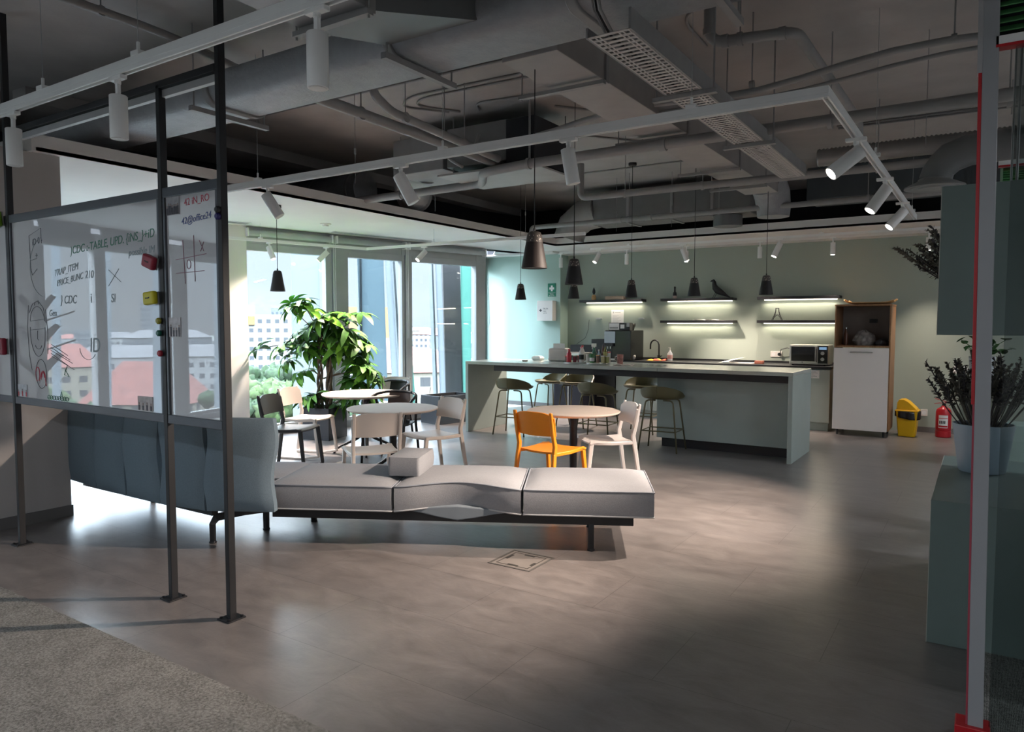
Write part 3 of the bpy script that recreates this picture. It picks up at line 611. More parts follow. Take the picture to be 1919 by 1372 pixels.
# sagging cable bundle
pipe('wavy armoured cable sagging under the slab in front of the long drain pipe', [(2.0+-0.28*k, 4.97+0.02*k, 3.30+0.035*math.sin(k*0.9)-0.004*k) for k in range(22)], 0.022, [(-0.2, 5.13, 3.3), (-1.4, 5.2, 3.26)], name='armoured_cable', cat='cable')
pipe('thinner cable running beside the wavy armoured cable', [(2.0+-0.28*k, 5.07+0.02*k, 3.26+0.025*math.sin(k*0.9+.6)-0.004*k) for k in range(19)], 0.014, [], name='armoured_cable', cat='cable')
# thin conduits fixed to the slab
CND = [[(2.5, 3.95), (-1.3, 3.9)], [(2.5, 4.15), (1.0, 4.28), (-0.2, 4.25), (-1.9, 4.4)], [(2.5, 4.22), (1.0, 4.34), (-0.3, 4.32), (-1.9, 4.46)], [(2.5, 4.95), (-1.75, 4.9), (-1.85, 5.1), (-1.86, 5.6)],
       [(-3.1, 4.9), (-3.1, 8.5), (-2.7, 9.2)], [(-2.9, 5.0), (-6.4, 4.95), (-6.8, 5.4)], [(-3.0, 5.35), (-4.6, 5.3), (-4.9, 5.5), (-4.6, 5.9)], [(-2.95, 5.45), (-4.55, 5.4), (-4.75, 5.55), (-4.5, 5.95)],
       [(-2.7, 6.0), (-4.2, 5.8), (-4.3, 6.0)], [(-2.6, 9.3), (-6.6, 9.3)], [(1.5, 8.7), (-1.4, 8.6)], [(1.5, 8.8), (-1.4, 8.7)], [(-2.7, 7.5), (-3.6, 6.3)], [(-2.6, 8.6), (-3.2, 8.4), (-3.9, 7.4)]]
CL = ['straight conduit nearest the wrapped duct at the upper right', 'upper strand of the paired conduits at the upper right', 'lower strand of the paired conduits at the upper right', 'conduit curving down beside the cable tray', 'dark conduit running away between box duct and air unit',
      'conduit crossing above the two parallel pipes', 'outer strand of the cable loop above the air unit', 'inner strand of the cable loop above the air unit', 'short conduit dropping into the air unit', 'thin conduit linking the ceiling roses of the row of pendants',
      'front of two conduits at the back right, above the ribbed duct', 'rear of two conduits at the back right, above the ribbed duct', 'diagonal conduit left of the box duct', 'bent conduit beside the far end of the box duct']
for p, l in zip(CND, CL):
    z = ZC-0.012
    tag(MB().tube(arc([(x, y, z) for x, y in p], r=.15), 0.011, 8).build('ceiling_conduit', M_svc, smooth=True), l, 'conduit')
# hairline joints in the slab, left open as dark grooves filled with sealant
for i, (a_, b_) in enumerate([((0.05, 3.9), (-0.1, 8.4)), ((-0.35, 3.9), (-0.42, 5.6)), ((-2.9, 4.3), (-2.9, 6.4))]):
    n = 26; mb = MB(); rnd = random.Random(i)
    pts = [(a_[0]+(b_[0]-a_[0])*k/n+rnd.uniform(-.012,.012), a_[1]+(b_[1]-a_[1])*k/n) for k in range(n+1)]
    for (xa, ya), (xb, yb) in zip(pts, pts[1:]):
        w = rnd.uniform(.003, .008); mb.add([(xa-w,ya,ZC-.001),(xa+w,ya,ZC-.001),(xb+w,yb,ZC-.001),(xb-w,yb,ZC-.001)], [(0,1,2,3)])
    o = mb.build('ceiling_crack', M_void); struct(o)
# ceiling air unit
t = thing('ceiling_air_unit', 'grey fan coil unit hung under the slab left of the big pendant cord', 'air unit')
MB().box((-4.75, 6.05, 3.22), (-4.0, 6.75, 3.62)).build('casing', mat('unit_casing', (0.19, 0.19, 0.195), 0.5), t, bevel=0.01)
MB().box((-3.99, 6.02, 3.16), (-3.66, 6.7, 3.60)).build('air_outlet', M_void, t)
MB().box((-4.8, 5.95, 3.12), (-3.64, 6.78, 3.14)).build('drip_tray', mat('unit_tray', (0.36, 0.355, 0.35), 0.5), t, bevel=0.004)
for x in (-4.65, -4.3): MB().tube(arc([(x, 6.0, 3.5), (x, 5.9, 3.3), (x+0.2, 5.92, 3.18)], r=.1), 0.018, 8).build('hose', M_svc, t, smooth=True)
for x, y in ((-4.7, 6.1), (-3.7, 6.0), (-4.7, 6.7), (-3.7, 6.7)): MB().cyl((x, y, 3.14), (x, y, ZC), 0.007, seg=6).build('hanger_rod', M_svc, t)
# round ducts over the lowered ceiling
t = thing('round_air_duct', 'fat round duct over the white ceiling on the left, lying level', 'air duct')
MB().tube([(-8.2, 7.0, 3.36), (-6.85, 7.0, 3.36)], 0.22, 26).build('duct_body', M_duct, t, smooth=True)
for x in (-7.7, -7.0): MB().tube([(x-.015, 7.0, 3.36), (x+.015, 7.0, 3.36)], 0.235, 26).build('joint_flange', M_svc, t, smooth=True)
t = thing('round_air_duct', 'fat round duct bending downwards beside the air unit', 'air duct')
MB().tube(arc([(-5.4, 6.5, 3.42), (-6.0, 6.9, 3.40), (-6.45, 7.5, 3.32)], r=.3), 0.22, 26).build('duct_body', M_duct, t, smooth=True)
MB().tube([(-6.42, 7.46, 3.325), (-6.46, 7.52, 3.32)], 0.24, 26).build('joint_flange', M_svc, t, smooth=True)
MB().box((-5.5, 6.05, 3.22), (-4.8, 6.75, 3.6)).build('plenum_box', M_svc, t, bevel=0.01)
# back ducts
t = thing('back_air_duct', 'large rectangular duct with rounded left corner above the kitchen', 'air duct')
MB().box((-5.2, 10.3, 3.15), (-2.75, 10.8, 3.62)).build('duct_body', mat('back_duct_paint', (0.16, 0.162, 0.165), 0.6), t, bevel=0.015)
for x in (-4.6, -3.9, -3.3): MB().box((x-.02, 10.285, 3.135), (x+.02, 10.8, 3.635)).build('joint_flange', M_svc, t)
MB().tube([(-5.2, 10.5, 3.38), (-5.45, 10.5, 3.34), (-5.65, 10.5, 3.2), (-5.72, 10.5, 3.0)], 0.25, 20).build('duct_elbow', M_svc, t, smooth=True)
t = thing('back_air_duct', 'dark teal-grey duct at the back right behind the spotlights on the rail', 'air duct')
MB().box((-2.0, 10.15, 3.22), (1.8, 10.8, 3.64)).build('duct_body', mat('dark_teal_paint', (0.055, 0.068, 0.078), 0.6), t, bevel=0.015)
for x in (-1.2, -0.2): MB().box((x-.02, 10.13, 3.2), (x+.02, 10.8, 3.66)).build('joint_flange', MATS['dark_teal_paint'], t)
t = thing('back_air_duct', 'small round duct stub hanging under the back duct, seen behind the pendant cords', 'air duct')
MB().tube([(-3.1, 10.4, 3.14), (-3.1, 10.4, 2.99)], 0.2, 24).build('duct_body', M_ductd, t, smooth=True)
# ribbed flexible duct and round diffuser
t = thing('flexible_duct', 'ribbed flexible duct running along the back right ceiling', 'air duct')
pth = []; rad = []
for k in range(150): pth.append((-1.55+0.02*k, 8.4+0.01*math.sin(k*.1), 3.38)); rad.append(0.085+(0.012 if k % 2 else 0))
MB().tube(pth, rad, 18).build('duct_body', mat('flex_foil', (0.30, 0.30, 0.30), 0.4, metal=0.4), t, smooth=True, angle=180)
t = thing('ceiling_diffuser', 'round air diffuser on a segmented elbow, hanging above the sage cabinet at right', 'air diffuser')
MB().tube([(0.25, 7.85, 3.19), (0.0, 7.85, 3.19), (-0.16, 7.85, 3.18), (-0.30, 7.85, 3.13), (-0.39, 7.85, 3.04), (-0.42, 7.85, 2.93)], [0.14, 0.14, 0.14, 0.14, 0.138, 0.138], 26).build('elbow', M_ductd, t, smooth=True, angle=20)
MB().lathe([(0.138, 0.05), (0.145, 0.03), (0.25, -0.02), (0.255, -0.035), (0.235, -0.04), (0.2, -0.02), (0.2, -0.035), (0.15, -0.03), (0.14, -0.045), (0.09, -0.035), (0.02, -0.05)], (-0.42, 7.85, 2.90), 36).build('diffuser_rings', mat('diffuser_paint', (0.26, 0.27, 0.275), 0.45), t, smooth=True, angle=50)
for k, (dx, dz) in enumerate([(0.0, 0.02)]): MB().cyl((0.15, 7.85, 3.45), (0.15, 7.85, ZC), 0.006, seg=6).build('hanger_rod', M_svc, t)
# ceiling vents in the lowered ceiling, smoke detector
for i, (ya, yb) in enumerate([(4.7, 6.4), (7.6, 9.3)]):
    xa, yy = fac(ya, -0.30); L = (yb-ya)/.97
    t = thing('ceiling_vent', ['slot air vent in the white ceiling, left one near the hanging lamp', 'slot air vent in the white ceiling, right one above the middle window'][i], 'air vent', (xa, yy, ZL-0.004), FANG)
    MB().box((0, -0.09, -0.004), (L, 0.09, 0.002)).build('vent_frame', M_rail, t); 
    for q in range(3): MB().box((0.02, -0.07+q*0.05, -0.006), (L-0.02, -0.045+q*0.05, -0.003)).build('slot', M_frame, t)
t = thing('smoke_detector', 'small round white detector on the lowered ceiling above the plant', 'smoke detector', (-7.5, 6.9, ZL))
MB().lathe([(0.075, 0.0), (0.075, -0.01), (0.045, -0.015), (0.04, -0.035), (0.015, -0.04)], seg=24).build('housing', M_whp, t, smooth=True, angle=40)
# fine suspension wires of unseen fittings hanging from the slab
for i, (x, y, z0, l) in enumerate([(-4.62, 4.6, 2.82, 'thin steel wire by the left rail'), (-5.6, 6.9, 2.96, 'steel wire with a clip above the fascia, right of the round ducts'), (-5.75, 9.2, 2.96, 'steel wire beside the leftmost island pendant'), (-4.6, 9.9, 2.97, 'steel wire under the lowest level pipe'), (-3.75, 9.9, 2.97, 'looped cable hanging down by the fascia'), (-0.4, 6.2, 2.9, 'steel wire left of the round diffuser')]):
    m = MB().cyl((x, y, z0), (x, y, ZC), 0.003, seg=5); m.cyl((x, y, z0+.25), (x, y, z0+.3), 0.01, seg=6)
    tag(m.build('suspension_wire', M_svc), l, 'wire')

# ================================================================== TRACKS AND SPOTLIGHTS
def rail(label, path, z, hangers, w=0.035, h=0.055, zc=ZC):
    t = thing('light_track', label, 'light track')
    for (ax, ay), (bx, by) in zip(path, path[1:]):
        d = Vector((bx-ax, by-ay, 0)).normalized(); n = Vector((-d.y, d.x, 0)); A = Vector((ax, ay, 0))-d*w/2; B_ = Vector((bx, by, 0))+d*w/2
        m = MB()
        for s0, s1, za, zb in ((-w/2, w/2, z+0.02, z+h), (-w/2, -w/2+0.009, z, z+0.02), (w/2-0.009, w/2, z, z+0.02)):
            q = [A+n*s0, B_+n*s0, B_+n*s1, A+n*s1]; m.prism([(v.x, v.y) for v in q], za, zb)
        m.build('track_profile', M_rail, t, bevel=0.0015)
    for x, y in hangers:
        MB().cyl((x, y, z+h), (x, y, zc), 0.002, seg=5).build('suspension_wire', M_alu, t)
        MB().box((x-0.03, y-0.02, z+h-0.002), (x+0.03, y+0.02, z+h+0.02)).cyl((x, y, z+h+.02), (x, y, z+h+.06), 0.008, seg=8).build('wire_clamp', M_rail, t, bevel=0.002)
    return t
ZT = 2.70
rail('white light track crossing the upper left foreground with three upright spotlights', [(-6.6, 1.80), (0.4, 1.80)], ZT, [(-3.95, 1.8), (-3.1, 1.8), (-1.2, 1.8)])
rail('long white light track with a corner, turning back at the right', [(-6.5, 3.84), (-0.68, 3.84), (-0.64, 8.75)], ZT, [(-4.95, 3.84), (-3.05, 3.84), (-1.35, 3.84), (-0.66, 5.6), (-0.65, 8.5)])
t = rail('thin white light track near the windows, bending along the ceiling towards the kitchen', [fac(5.0, -0.42), fac(8.1, -0.42), (-4.2, 8.1)], 2.705, [(fac(6.5, -0.42)), (-6.6, 8.1)], w=0.03, h=0.04, zc=ZL)
def spot(label, x, y, z, d, s=1.0, lit=False, power=0, group=None, angle=75, colr=(1.0, 0.82, 0.68), on_slab=False):
    # spotlight hanging at (x,y,z); d = direction of the barrel
    t = thing('spotlight', label, 'spotlight', (x, y, z), 0, group); D = Vector(d).normalized()
    MB().box((-0.05*s, -0.016*s, -0.018*s), (0.05*s, 0.016*s, 0.0)).build('adapter', M_lampw, t, bevel=0.003)
    vert = D.z < -0.995
    piv = Vector((0, 0, -0.075*s))
    MB().cyl((0, 0, -0.015*s), (0, 0, -0.035*s), 0.014*s, seg=14).box((-0.010*s, -0.008*s, -0.09*s), (0.010*s, 0.008*s, -0.03*s)).build('stem', M_lampw, t, bevel=0.002)
    r = 0.038*s; L = 0.19*s
    side = Vector((D.y, -D.x, 0)); side = side.normalized() if side.length > 1e-3 else Vector((1, 0, 0))
    a = piv+Vector((0, 0, -0.01*s)) - D*(0.0 if vert else 0.03*s); b_ = a+D*L
    m = MB().tube([a, a+D*0.003, b_-D*0.003, b_], [r*0.94, r, r, r*0.97], 26)
    m.build('barrel', M_lampw, t, smooth=True, angle=40)
    MB().tube([b_-D*0.001, b_+D*0.002], [r*0.8, r*0.8], 22).build('lens', M_lens if lit else M_lensoff, t)
    if power:
        l = bpy.data.lights.new('spot_beam', 'SPOT'); l.energy = power; l.spot_size = R(angle); l.spot_blend = 0.9; l.color = colr; l.shadow_soft_size = 0.03
        o = bpy.data.objects.new('spot_beam', l); col.objects.link(o); o.parent = t; o.location = b_+D*0.02
        o.rotation_euler = D.to_track_quat('-Z', 'Y').to_euler()
    return t
SP = 1.0
spot('white spotlight pointing straight down, leftmost on the foreground track', -4.28, 1.80, ZT, (0, 0, -1))
spot('white spotlight pointing straight down, middle one on the foreground track', -3.27, 1.80, ZT, (0, 0, -1))
spot('large white spotlight at the top, nearest on the foreground track', -1.985, 1.80, ZT, (0, 0, -1))
RTV = Vector((0.838, 0.545, 0))
def tilt(side, deg, toward=0.0):
    # barrel direction: side +1 leans to the right as seen from the entrance
    a = R(deg); f = Vector((-0.545, 0.838, 0)); return RTV*side*math.sin(a)+Vector((0, 0, -math.cos(a)))+f*toward
spot('tilted white spotlight at the left end of the long track, before the fascia', -4.83, 3.84, ZT, tilt(1, 32), 1.1)
spot('tilted white spotlight on the long track in front of the round ducts', -3.42, 3.84, ZT, tilt(1, 28), 1.15)
spot('nearly upright white spotlight at the middle of the long track beside the big pendant cord', -2.10, 3.84, ZT, tilt(1, 10), 1.1)
spot('lit white spotlight aimed left, nearest on the right-hand track', -0.665, 4.75, ZT, tilt(-1, 52, 0.0), 1.15, True, 340*SP, angle=66)
spot('lit white spotlight aimed left, middle of the right-hand track', -0.655, 6.15, ZT, tilt(-1, 36), 1.15, True, 340*SP, angle=66)
spot('lit white spotlight aimed left, last on the right-hand track', -0.645, 7.45, ZT, tilt(-1, 42), 1.1, True, 340*SP, angle=66)
wx, wy = fac(6.62, -0.42); spot('small lit spotlight in front of the left window, above the dark hanging lamp', wx, wy, 2.705, tilt(1, 24, -0.2), 1.0, True, 380*SP)
wx, wy = fac(7.45, -0.42); spot('small lit spotlight by the window frame, pointing down left', wx, wy, 2.705, tilt(-1, 45, -0.1), 1.0, True, 380*SP)
spot('small glowing spotlight at the right window, left of the green wall', -6.78, 8.1, 2.71, tilt(-1, 38, -0.5), 1.0, True, 380*SP)
def row_a(x, lab, d, lit, p=0): return spot(lab, x, 10.05, ZL-0.0-0.10+0.02, d, 1.0, lit, p)
b = rail('white light track under the lowered ceiling in front of the kitchen shelves', [(-5.7, 10.05+1.2), (1.0, 11.25)], 2.87, [(-5.0, 11.25), (-2.0, 11.25)], w=0.03, h=0.035, zc=ZL)
spot('glowing spotlight above the first kitchen shelf', -5.55, 11.25, 2.87, tilt(-1, 30, -0.3), 1.0, True, 380*SP)
spot('spotlight over the bird shelf, leaning right', -4.06, 11.25, 2.87, tilt(1, 22), 1.1, True, 220*SP)
spot('spotlight over the right pair of shelves, leaning left', -2.58, 11.25, 2.87, tilt(-1, 25), 1.15, True, 220*SP)
for i, (x, l) in enumerate([(-5.28, 'short upright spotlight on the kitchen ceiling, right of the glowing one'), (-4.20, 'short upright spotlight half hidden behind the right-leaning one'), (-3.0, 'short upright spotlight above the gap between the shelf pairs'), (-1.93, 'short upright spotlight above the right end of the top shelf'), (-0.68, 'short upright spotlight at the left edge of the hanging sage cabinet')]):
    spot(l, x, 11.8, ZL-0.045, (0, 0, -1), 0.95, i in (1, 3, 4), 60*SP)
spot('short upright spotlight tucked at the corner of the green wall', -6.60, 11.8, ZL-0.045, (0, 0, -1), 0.95, False)

# ================================================================== PENDANTS
M_terr = mat('speckled_stone', (0.09, 0.08, 0.075), 0.5, var=0.3, vs=60)
nt_ = M_terr.node_tree; vo = nt_.nodes.new('ShaderNodeTexVoronoi'); vo.inputs['Scale'].default_value = 55; co_ = nt_.nodes.new('ShaderNodeTexCoord'); nt_.links.new(co_.outputs['Object'], vo.inputs['Vector'])
rp_ = nt_.nodes.new('ShaderNodeValToRGB'); rp_.color_ramp.interpolation = 'CONSTANT'; rp_.color_ramp.elements[0].color = (0.62, 0.55, 0.48, 1); rp_.color_ramp.elements[1].position = 0.24; rp_.color_ramp.elements[1].color = (0.085, 0.075, 0.07, 1)
nt_.links.new(vo.outputs['Distance'], rp_.inputs[0]); nt_.links.new(rp_.outputs[0], nt_.nodes['Principled BSDF'].inputs['Base Color'])
def pendant(label, x, y, zb, ztop, s=1.0, speck=True, m=None, canopy=True):
    t = thing('pendant_lamp', label, 'pendant lamp', (x, y, zb)); h = 0.235*s; ro = 0.083*s
    m = m or M_blk2
    zc = h*0.70
    MB().lathe([(ro*0.97, 0.004), (ro, 0.0), (ro, 0.004), (ro*0.655, zc), (ro*0.62, zc), (ro*0.95, 0.006)], seg=32).build('shade', m, t, smooth=True, angle=40)
    MB().lathe([(ro*0.655, zc), (ro*0.62, zc+h*0.10), (ro*0.56, zc+h*0.20), (ro*0.47, zc+h*0.27), (ro*0.33, h*0.992), (ro*0.12, h)], seg=32).build('cap', M_terr if speck else m, t, smooth=True, angle=60)
    MB().cyl((0, 0, h), (0, 0, h+0.02), 0.008, seg=8).cyl((0, 0, h+.01), (0, 0, ztop-zb), 0.0035, seg=6).build('cord', M_blkm, t)
    MB().lathe([(ro*.5, zc*.75), (ro*.5, zc*.7), (0.01, zc*.7)], seg=16).build('bulb_diffuser', M_lensoff, t)
    if canopy: MB().lathe([(0.055, ztop-zb), (0.055, ztop-zb-0.03), (0.05, ztop-zb-0.035), (0.01, ztop-zb-0.035)], seg=24).build('canopy', M_blkm, t, smooth=True, angle=40)
    return t
M_blk2 = mat('black_shade_enamel', (0.016, 0.016, 0.018), 0.6, var=0.1)
M_brn = mat('dark_brown_shade', (0.030, 0.021, 0.020), 0.6, var=0.1)
pendant('large dark brown pendant with speckled cap, nearest the camera over the tables', -2.42, 3.98, 1.955, ZC, 1.0, m=M_brn)
pendant('medium black pendant with speckled cap, hanging behind the large brown one', -3.15, 5.88, 1.96, ZC, 1.0)
pendant('dark grey pendant hanging in front of the left bright window', -6.80, 5.52, 1.97, ZL, 1.02, speck=False, m=mat('dark_grey_shade', (0.045, 0.047, 0.05), 0.5))
for x, l in [(-5.77, 'small black pendant over the left end of the island, in front of the green wall'), (-4.88, 'small black pendant over the island half hidden below the medium one'), (-4.0, 'small black pendant over the island in front of the first shelf'), (-3.13, 'small black pendant over the island just left of the bird'), (-2.23, 'small black pendant over the right end of the island')]:
    pendant(l, x, 9.1, 1.96, ZC, 1.0)

# ================================================================== GLASS WRITING BOARD PARTITION
YP = 2.39
part = thing('board_partition', 'black steel floor-to-ceiling frame holding glass writing boards, in front of the couch', 'partition frame')
def post(x, z0, z1, nm='post', foot=True):
    p = MB().box((x-0.017, YP-0.02, z0), (x+0.017, YP+0.02, z1)).build(nm, M_blkm, part, bevel=0.002)
    if foot:
        f = MB().box((x-0.05, YP-0.055, 0.0), (x+0.05, YP+0.055, 0.008)).build('foot_plate', M_blkm, p, bevel=0.001)
        for sx in (-.035, .035):
            for sy in (-.04, .04): MB().cyl((x+sx, YP+sy, 0.008), (x+sx, YP+sy, 0.016), 0.008, seg=6).build('bolt', M_blkm, p)
for x, zt_ in ((-3.37, ZC), (-3.91, 2.93), (-5.79, ZC)): post(x, 0.0, zt_)
MB().box((-5.77, YP-0.02, 2.91), (-3.39, YP+0.02, 2.95)).build('top_rail', M_blkm, part, bevel=0.002)
MB().box((-5.77, YP+0.0, 2.865), (-3.39, YP+0.03, 2.905)).build('lit_underside', mat('lit_underside_grey', (0.42, 0.42, 0.43), 0.5), part, bevel=0.002)  # pale bar put in for the lit underside of the top rail
def board(x0, x1, z0, z1):
    f = MB()
    for (a, b_) in (((x0, z0), (x1, z0+0.05)), ((x0, z1-0.055), (x1, z1))): f.box((a[0], YP-0.018, a[1]), (b_[0], YP+0.018, b_[1]))
    f.box((x0, YP-0.018, z0+.05), (x0+0.02, YP+0.018, z1-.055)).box((x1-0.02, YP-0.018, z0+.05), (x1, YP+0.018, z1-.055))
    fr = f.build('board_frame', M_frame2, part, bevel=0.003)
    MB().box((x0+0.018, YP-0.006, z0+0.045), (x1-0.018, YP+0.006, z1-0.05)).build('glass_board', M_board, fr)
    return fr
M_frame2 = mat('dark_grey_frame', (0.075, 0.082, 0.095), 0.35, metal=0.4, var=0.05)
M_board = mat('white_writing_glass', (0.62, 0.62, 0.645), 0.015, var=0.015, vs=0.8, spec=1.0)
M_board.node_tree.nodes['Principled BSDF'].inputs['IOR'].default_value = 1.9
ZB0, ZB1 = 1.03, 2.36
bA = board(-5.77, -3.93, ZB0, ZB1); bB = board(-3.89, -3.39, ZB0, ZB1); bC = board(-6.30, -5.81, ZB0, ZB1)
# marker drawings and lettering on the glass
yw = YP-0.0075
def ink(name, c): return mat(name, c, 0.5)
I_g = ink('green_marker', (0.05, 0.20, 0.13)); I_r = ink('red_marker', (0.55, 0.06, 0.10)); I_b = ink('blue_marker', (0.07, 0.10, 0.30)); I_k = ink('dark_marker', (0.07, 0.08, 0.10)); I_f = ink('faded_marker', (0.24, 0.30, 0.33))
def strokes(parent, name, m, lines, w=0.0022):
    mb = MB()
    for L in lines: mb.tube([(x, yw, z) for x, z in L], w, 5)
    return mb.build(name, m, parent)
def circ(cx, cz, rx, rz, a0=0, a1=360, n=22): return [(cx+rx*math.cos(R(a0+(a1-a0)*i/n)), cz+rz*math.sin(R(a0+(a1-a0)*i/n))) for i in range(n+1)]
def wt(parent, name, m, items):
    mb = MB()
    for (txt, size, x, z, sh, sl) in items: wall_text(mb, txt, size, x, z, yw+0.0005, sh, sl)
    return mb.build(name, m, parent)
FS = 0.62
wt(bA, 'marker_writing', I_g, [(')CDC :-TABLE, UPD. {iNS_}+iD', 0.072, -4.95, 2.045, 0.15, 0.055), ('A', 0.055, -5.15, 1.11, 0.1, 0)])
wt(bA, 'faded_writing', I_f, [('TRAP_ITEM', 0.062, -5.17, 1.91, 0.2, 0.12), ('PRICE_BUNC', 0.058, -5.14, 1.845, 0.2, 0.12), ('210', 0.07, -4.78, 1.885, 0.2, 0), ('possible IM', 0.06, -4.27, 2.0, 0.2, 0.03), ('} CDC', 0.075, -5.1, 1.73, 0.2, 0), ('i', 0.09, -4.72, 1.73, 0, 0), ('SI', 0.075, -4.48, 1.73, 0.1, 0), ('Gen', 0.06, -5.26, 1.65, .2, 0), ('ID', 0.13, -4.75, 1.42, 0.1, 0)])
wt(bA, 'marker_writing', I_k, [('iD 0 -', 0.062, -5.46, 2.13, 0.0, 0.1), ('+', 0.06, -5.42, 2.04, 0, 0)])
def sh(L, dx, dz): return [(x+dx, z+dz) for x, z in L]
FX, FZ = 0.175, 0.155
strokes(bA, 'marker_drawing', I_k, [sh(q, FX, FZ) for q in [
    circ(-5.60, 1.39, 0.105, 0.17, 170, 370), circ(-5.60, 1.46, 0.10, 0.10, 0, 180), [(-5.70, 1.46), (-5.49, 1.475)], [(-5.70, 1.40), (-5.49, 1.41)],
    [(-5.60, 1.395), (-5.605, 1.34), (-5.59, 1.33)], circ(-5.595, 1.30, 0.045, 0.03, 190, 350, 10), circ(-5.60, 1.575, 0.03, 0.02, 0, 200, 8),
    [(-5.72, 1.57), (-5.745, 1.42), (-5.73, 1.22), (-5.70, 1.12)], [(-5.48, 1.54), (-5.46, 1.38), (-5.47, 1.24)], [(-5.71, 1.52), (-5.66, 1.58), (-5.58, 1.60), (-5.51, 1.55), (-5.48, 1.45)],
    circ(-5.57, 1.10, 0.075, 0.10, 0, 360)]] + [[(-5.50, 2.20), (-5.33, 2.24), (-5.33, 2.14)], [(-5.50, 2.20), (-5.49, 1.98), (-5.47, 1.93), (-5.40, 1.97)], [(-5.49, 2.03), (-5.40, 2.04)],
    [(-5.25, 1.44), (-5.0, 1.36)], [(-5.25, 1.42), (-4.97, 1.34)], [(-5.25, 1.40), (-5.02, 1.32)], [(-5.24, 1.46), (-5.03, 1.39)], [(-5.24, 1.38), (-4.95, 1.30)]], 0.0014)
strokes(bA, 'marker_drawing', I_f, [circ(-5.3, 1.98, 0.2, 0.2, 100, 260), circ(-4.77, 1.44, 0.1, 0.07, 180, 330, 12), [(-4.50, 1.93), (-4.36, 1.85)], [(-4.50, 1.83), (-4.38, 1.93)]], 0.0012)
strokes(bA, 'marker_drawing', I_r, [sh(q, 0.155, 0.105) for q in [circ(-5.60, 1.145, 0.028, 0.05, -60, 250, 14), circ(-5.525, 1.12, 0.032, 0.05, 0, 190, 14), [(-5.495, 1.12), (-5.485, 1.07)], circ(-5.525, 1.125, 0.02, 0.035, 0, 180, 10)]], 0.003)
strokes(bA, 'marker_drawing', I_g, [sum([circ(-5.30+0.035*k, 1.10, 0.018, 0.014, 180, 540, 8) for k in range(8)], []), sh([(-5.09, 1.22), (-5.11, 1.18), (-5.05, 1.17), (-5.09, 1.21), (-5.07, 1.24)], .03, .08)], 0.002)
wt(bB, 'marker_writing', I_r, [('42 iN_RO', 0.054, -3.70, 2.245, 0.0, 0.05)])
wt(bB, 'marker_writing', I_b, [('42@office24', 0.052, -3.73, 2.145, 0.12, 0.07)])
strokes(bB, 'marker_drawing', ink('plum_marker', (0.30, 0.10, 0.16)), [[(-3.72, 2.06), (-3.705, 1.82)], [(-3.62, 2.08), (-3.615, 1.83)], [(-3.79, 1.955), (-3.51, 1.975)], [(-3.79, 1.88), (-3.53, 1.885)], [(-3.57, 2.05), (-3.53, 1.99)], [(-3.53, 2.04), (-3.56, 1.99)], circ(-3.67, 1.925, 0.018, 0.025)], 0.0015)
# things held on the frame and glass by magnets
def eraser(label, x, z, m, rot, w=0.105, h=0.06, d=0.035, word=None):
    t = thing('board_eraser', label, 'board eraser', (x, YP-0.03, z))
    o = MB().box((-w/2, -d, -h/2), (w/2, 0.0, h/2)).build('eraser_body', m, t, bevel=0.012, seg=3); o.rotation_euler = (0, R(rot), 0)
    o = MB().box((-w/2+.004, 0.0, -h/2+.004), (w/2-.004, 0.008, h/2-.004)).build('felt_pad', mat('grey_felt', (0.3, 0.3, 0.3), 0.9), t); o.rotation_euler = (0, R(rot), 0)
    mb = MB().box((-0.022, -d-0.0006, -0.003), (-0.008, -d, 0.004)).box((-0.006, -d-0.0006, -0.004), (0.006, -d, 0.003)).box((0.008, -d-0.0006, -0.003), (0.020, -d, 0.005)); o = mb.build('dark_print', M_ink, t); o.rotation_euler = (0, R(rot), 0)
    return t
eraser('dark red board eraser tilted on the middle post of the frame', -3.985, 1.95, mat('red_eraser', (0.30, 0.02, 0.045), 0.45), 18, 0.11, 0.075)
eraser('yellow board eraser on the middle post, below the red one', -3.985, 1.745, mat('yellow_eraser', (0.62, 0.55, 0.02), 0.45), -4, 0.105, 0.075)
eraser('lime green board eraser at the upper left end of the partition', -5.86, 2.335, mat('green_eraser', (0.22, 0.42, 0.03), 0.5), 80, 0.11, 0.065)
eraser('dark red board eraser upright on the left post of the frame', -5.86, 1.435, mat('red_eraser2', (0.28, 0.015, 0.04), 0.45), 90, 0.12, 0.06)
def magnet(label, x, z, m, y=YP-0.025):
    t = MB().tube([(0, 0, 0), (0, -0.012, 0), (0, -0.018, 0)], [0.018, 0.018, 0.012], 18).build('magnet', m, smooth=True, angle=40); t.location = (x, y, z); return tag(t, label, 'magnet')
magnet('round olive yellow magnet over the photo on the middle post', -3.935, 1.615, mat('olive_magnet', (0.35, 0.33, 0.04), 0.4))
magnet('round dark green magnet on the lower left corner of the photo by the middle post', -3.935, 1.545, mat('green_magnet', (0.01, 0.10, 0.07), 0.4))
magnet('round red magnet low on the middle post', -3.93, 1.43, mat('red_magnet', (0.35, 0.02, 0.04), 0.4))
magnet('round black magnet on the near post of the partition', -3.37, 2.195, M_blk)
magnet('round dark blue magnet just under the black one on the near post', -3.37, 2.16, mat('blue_magnet', (0.02, 0.015, 0.14), 0.4))
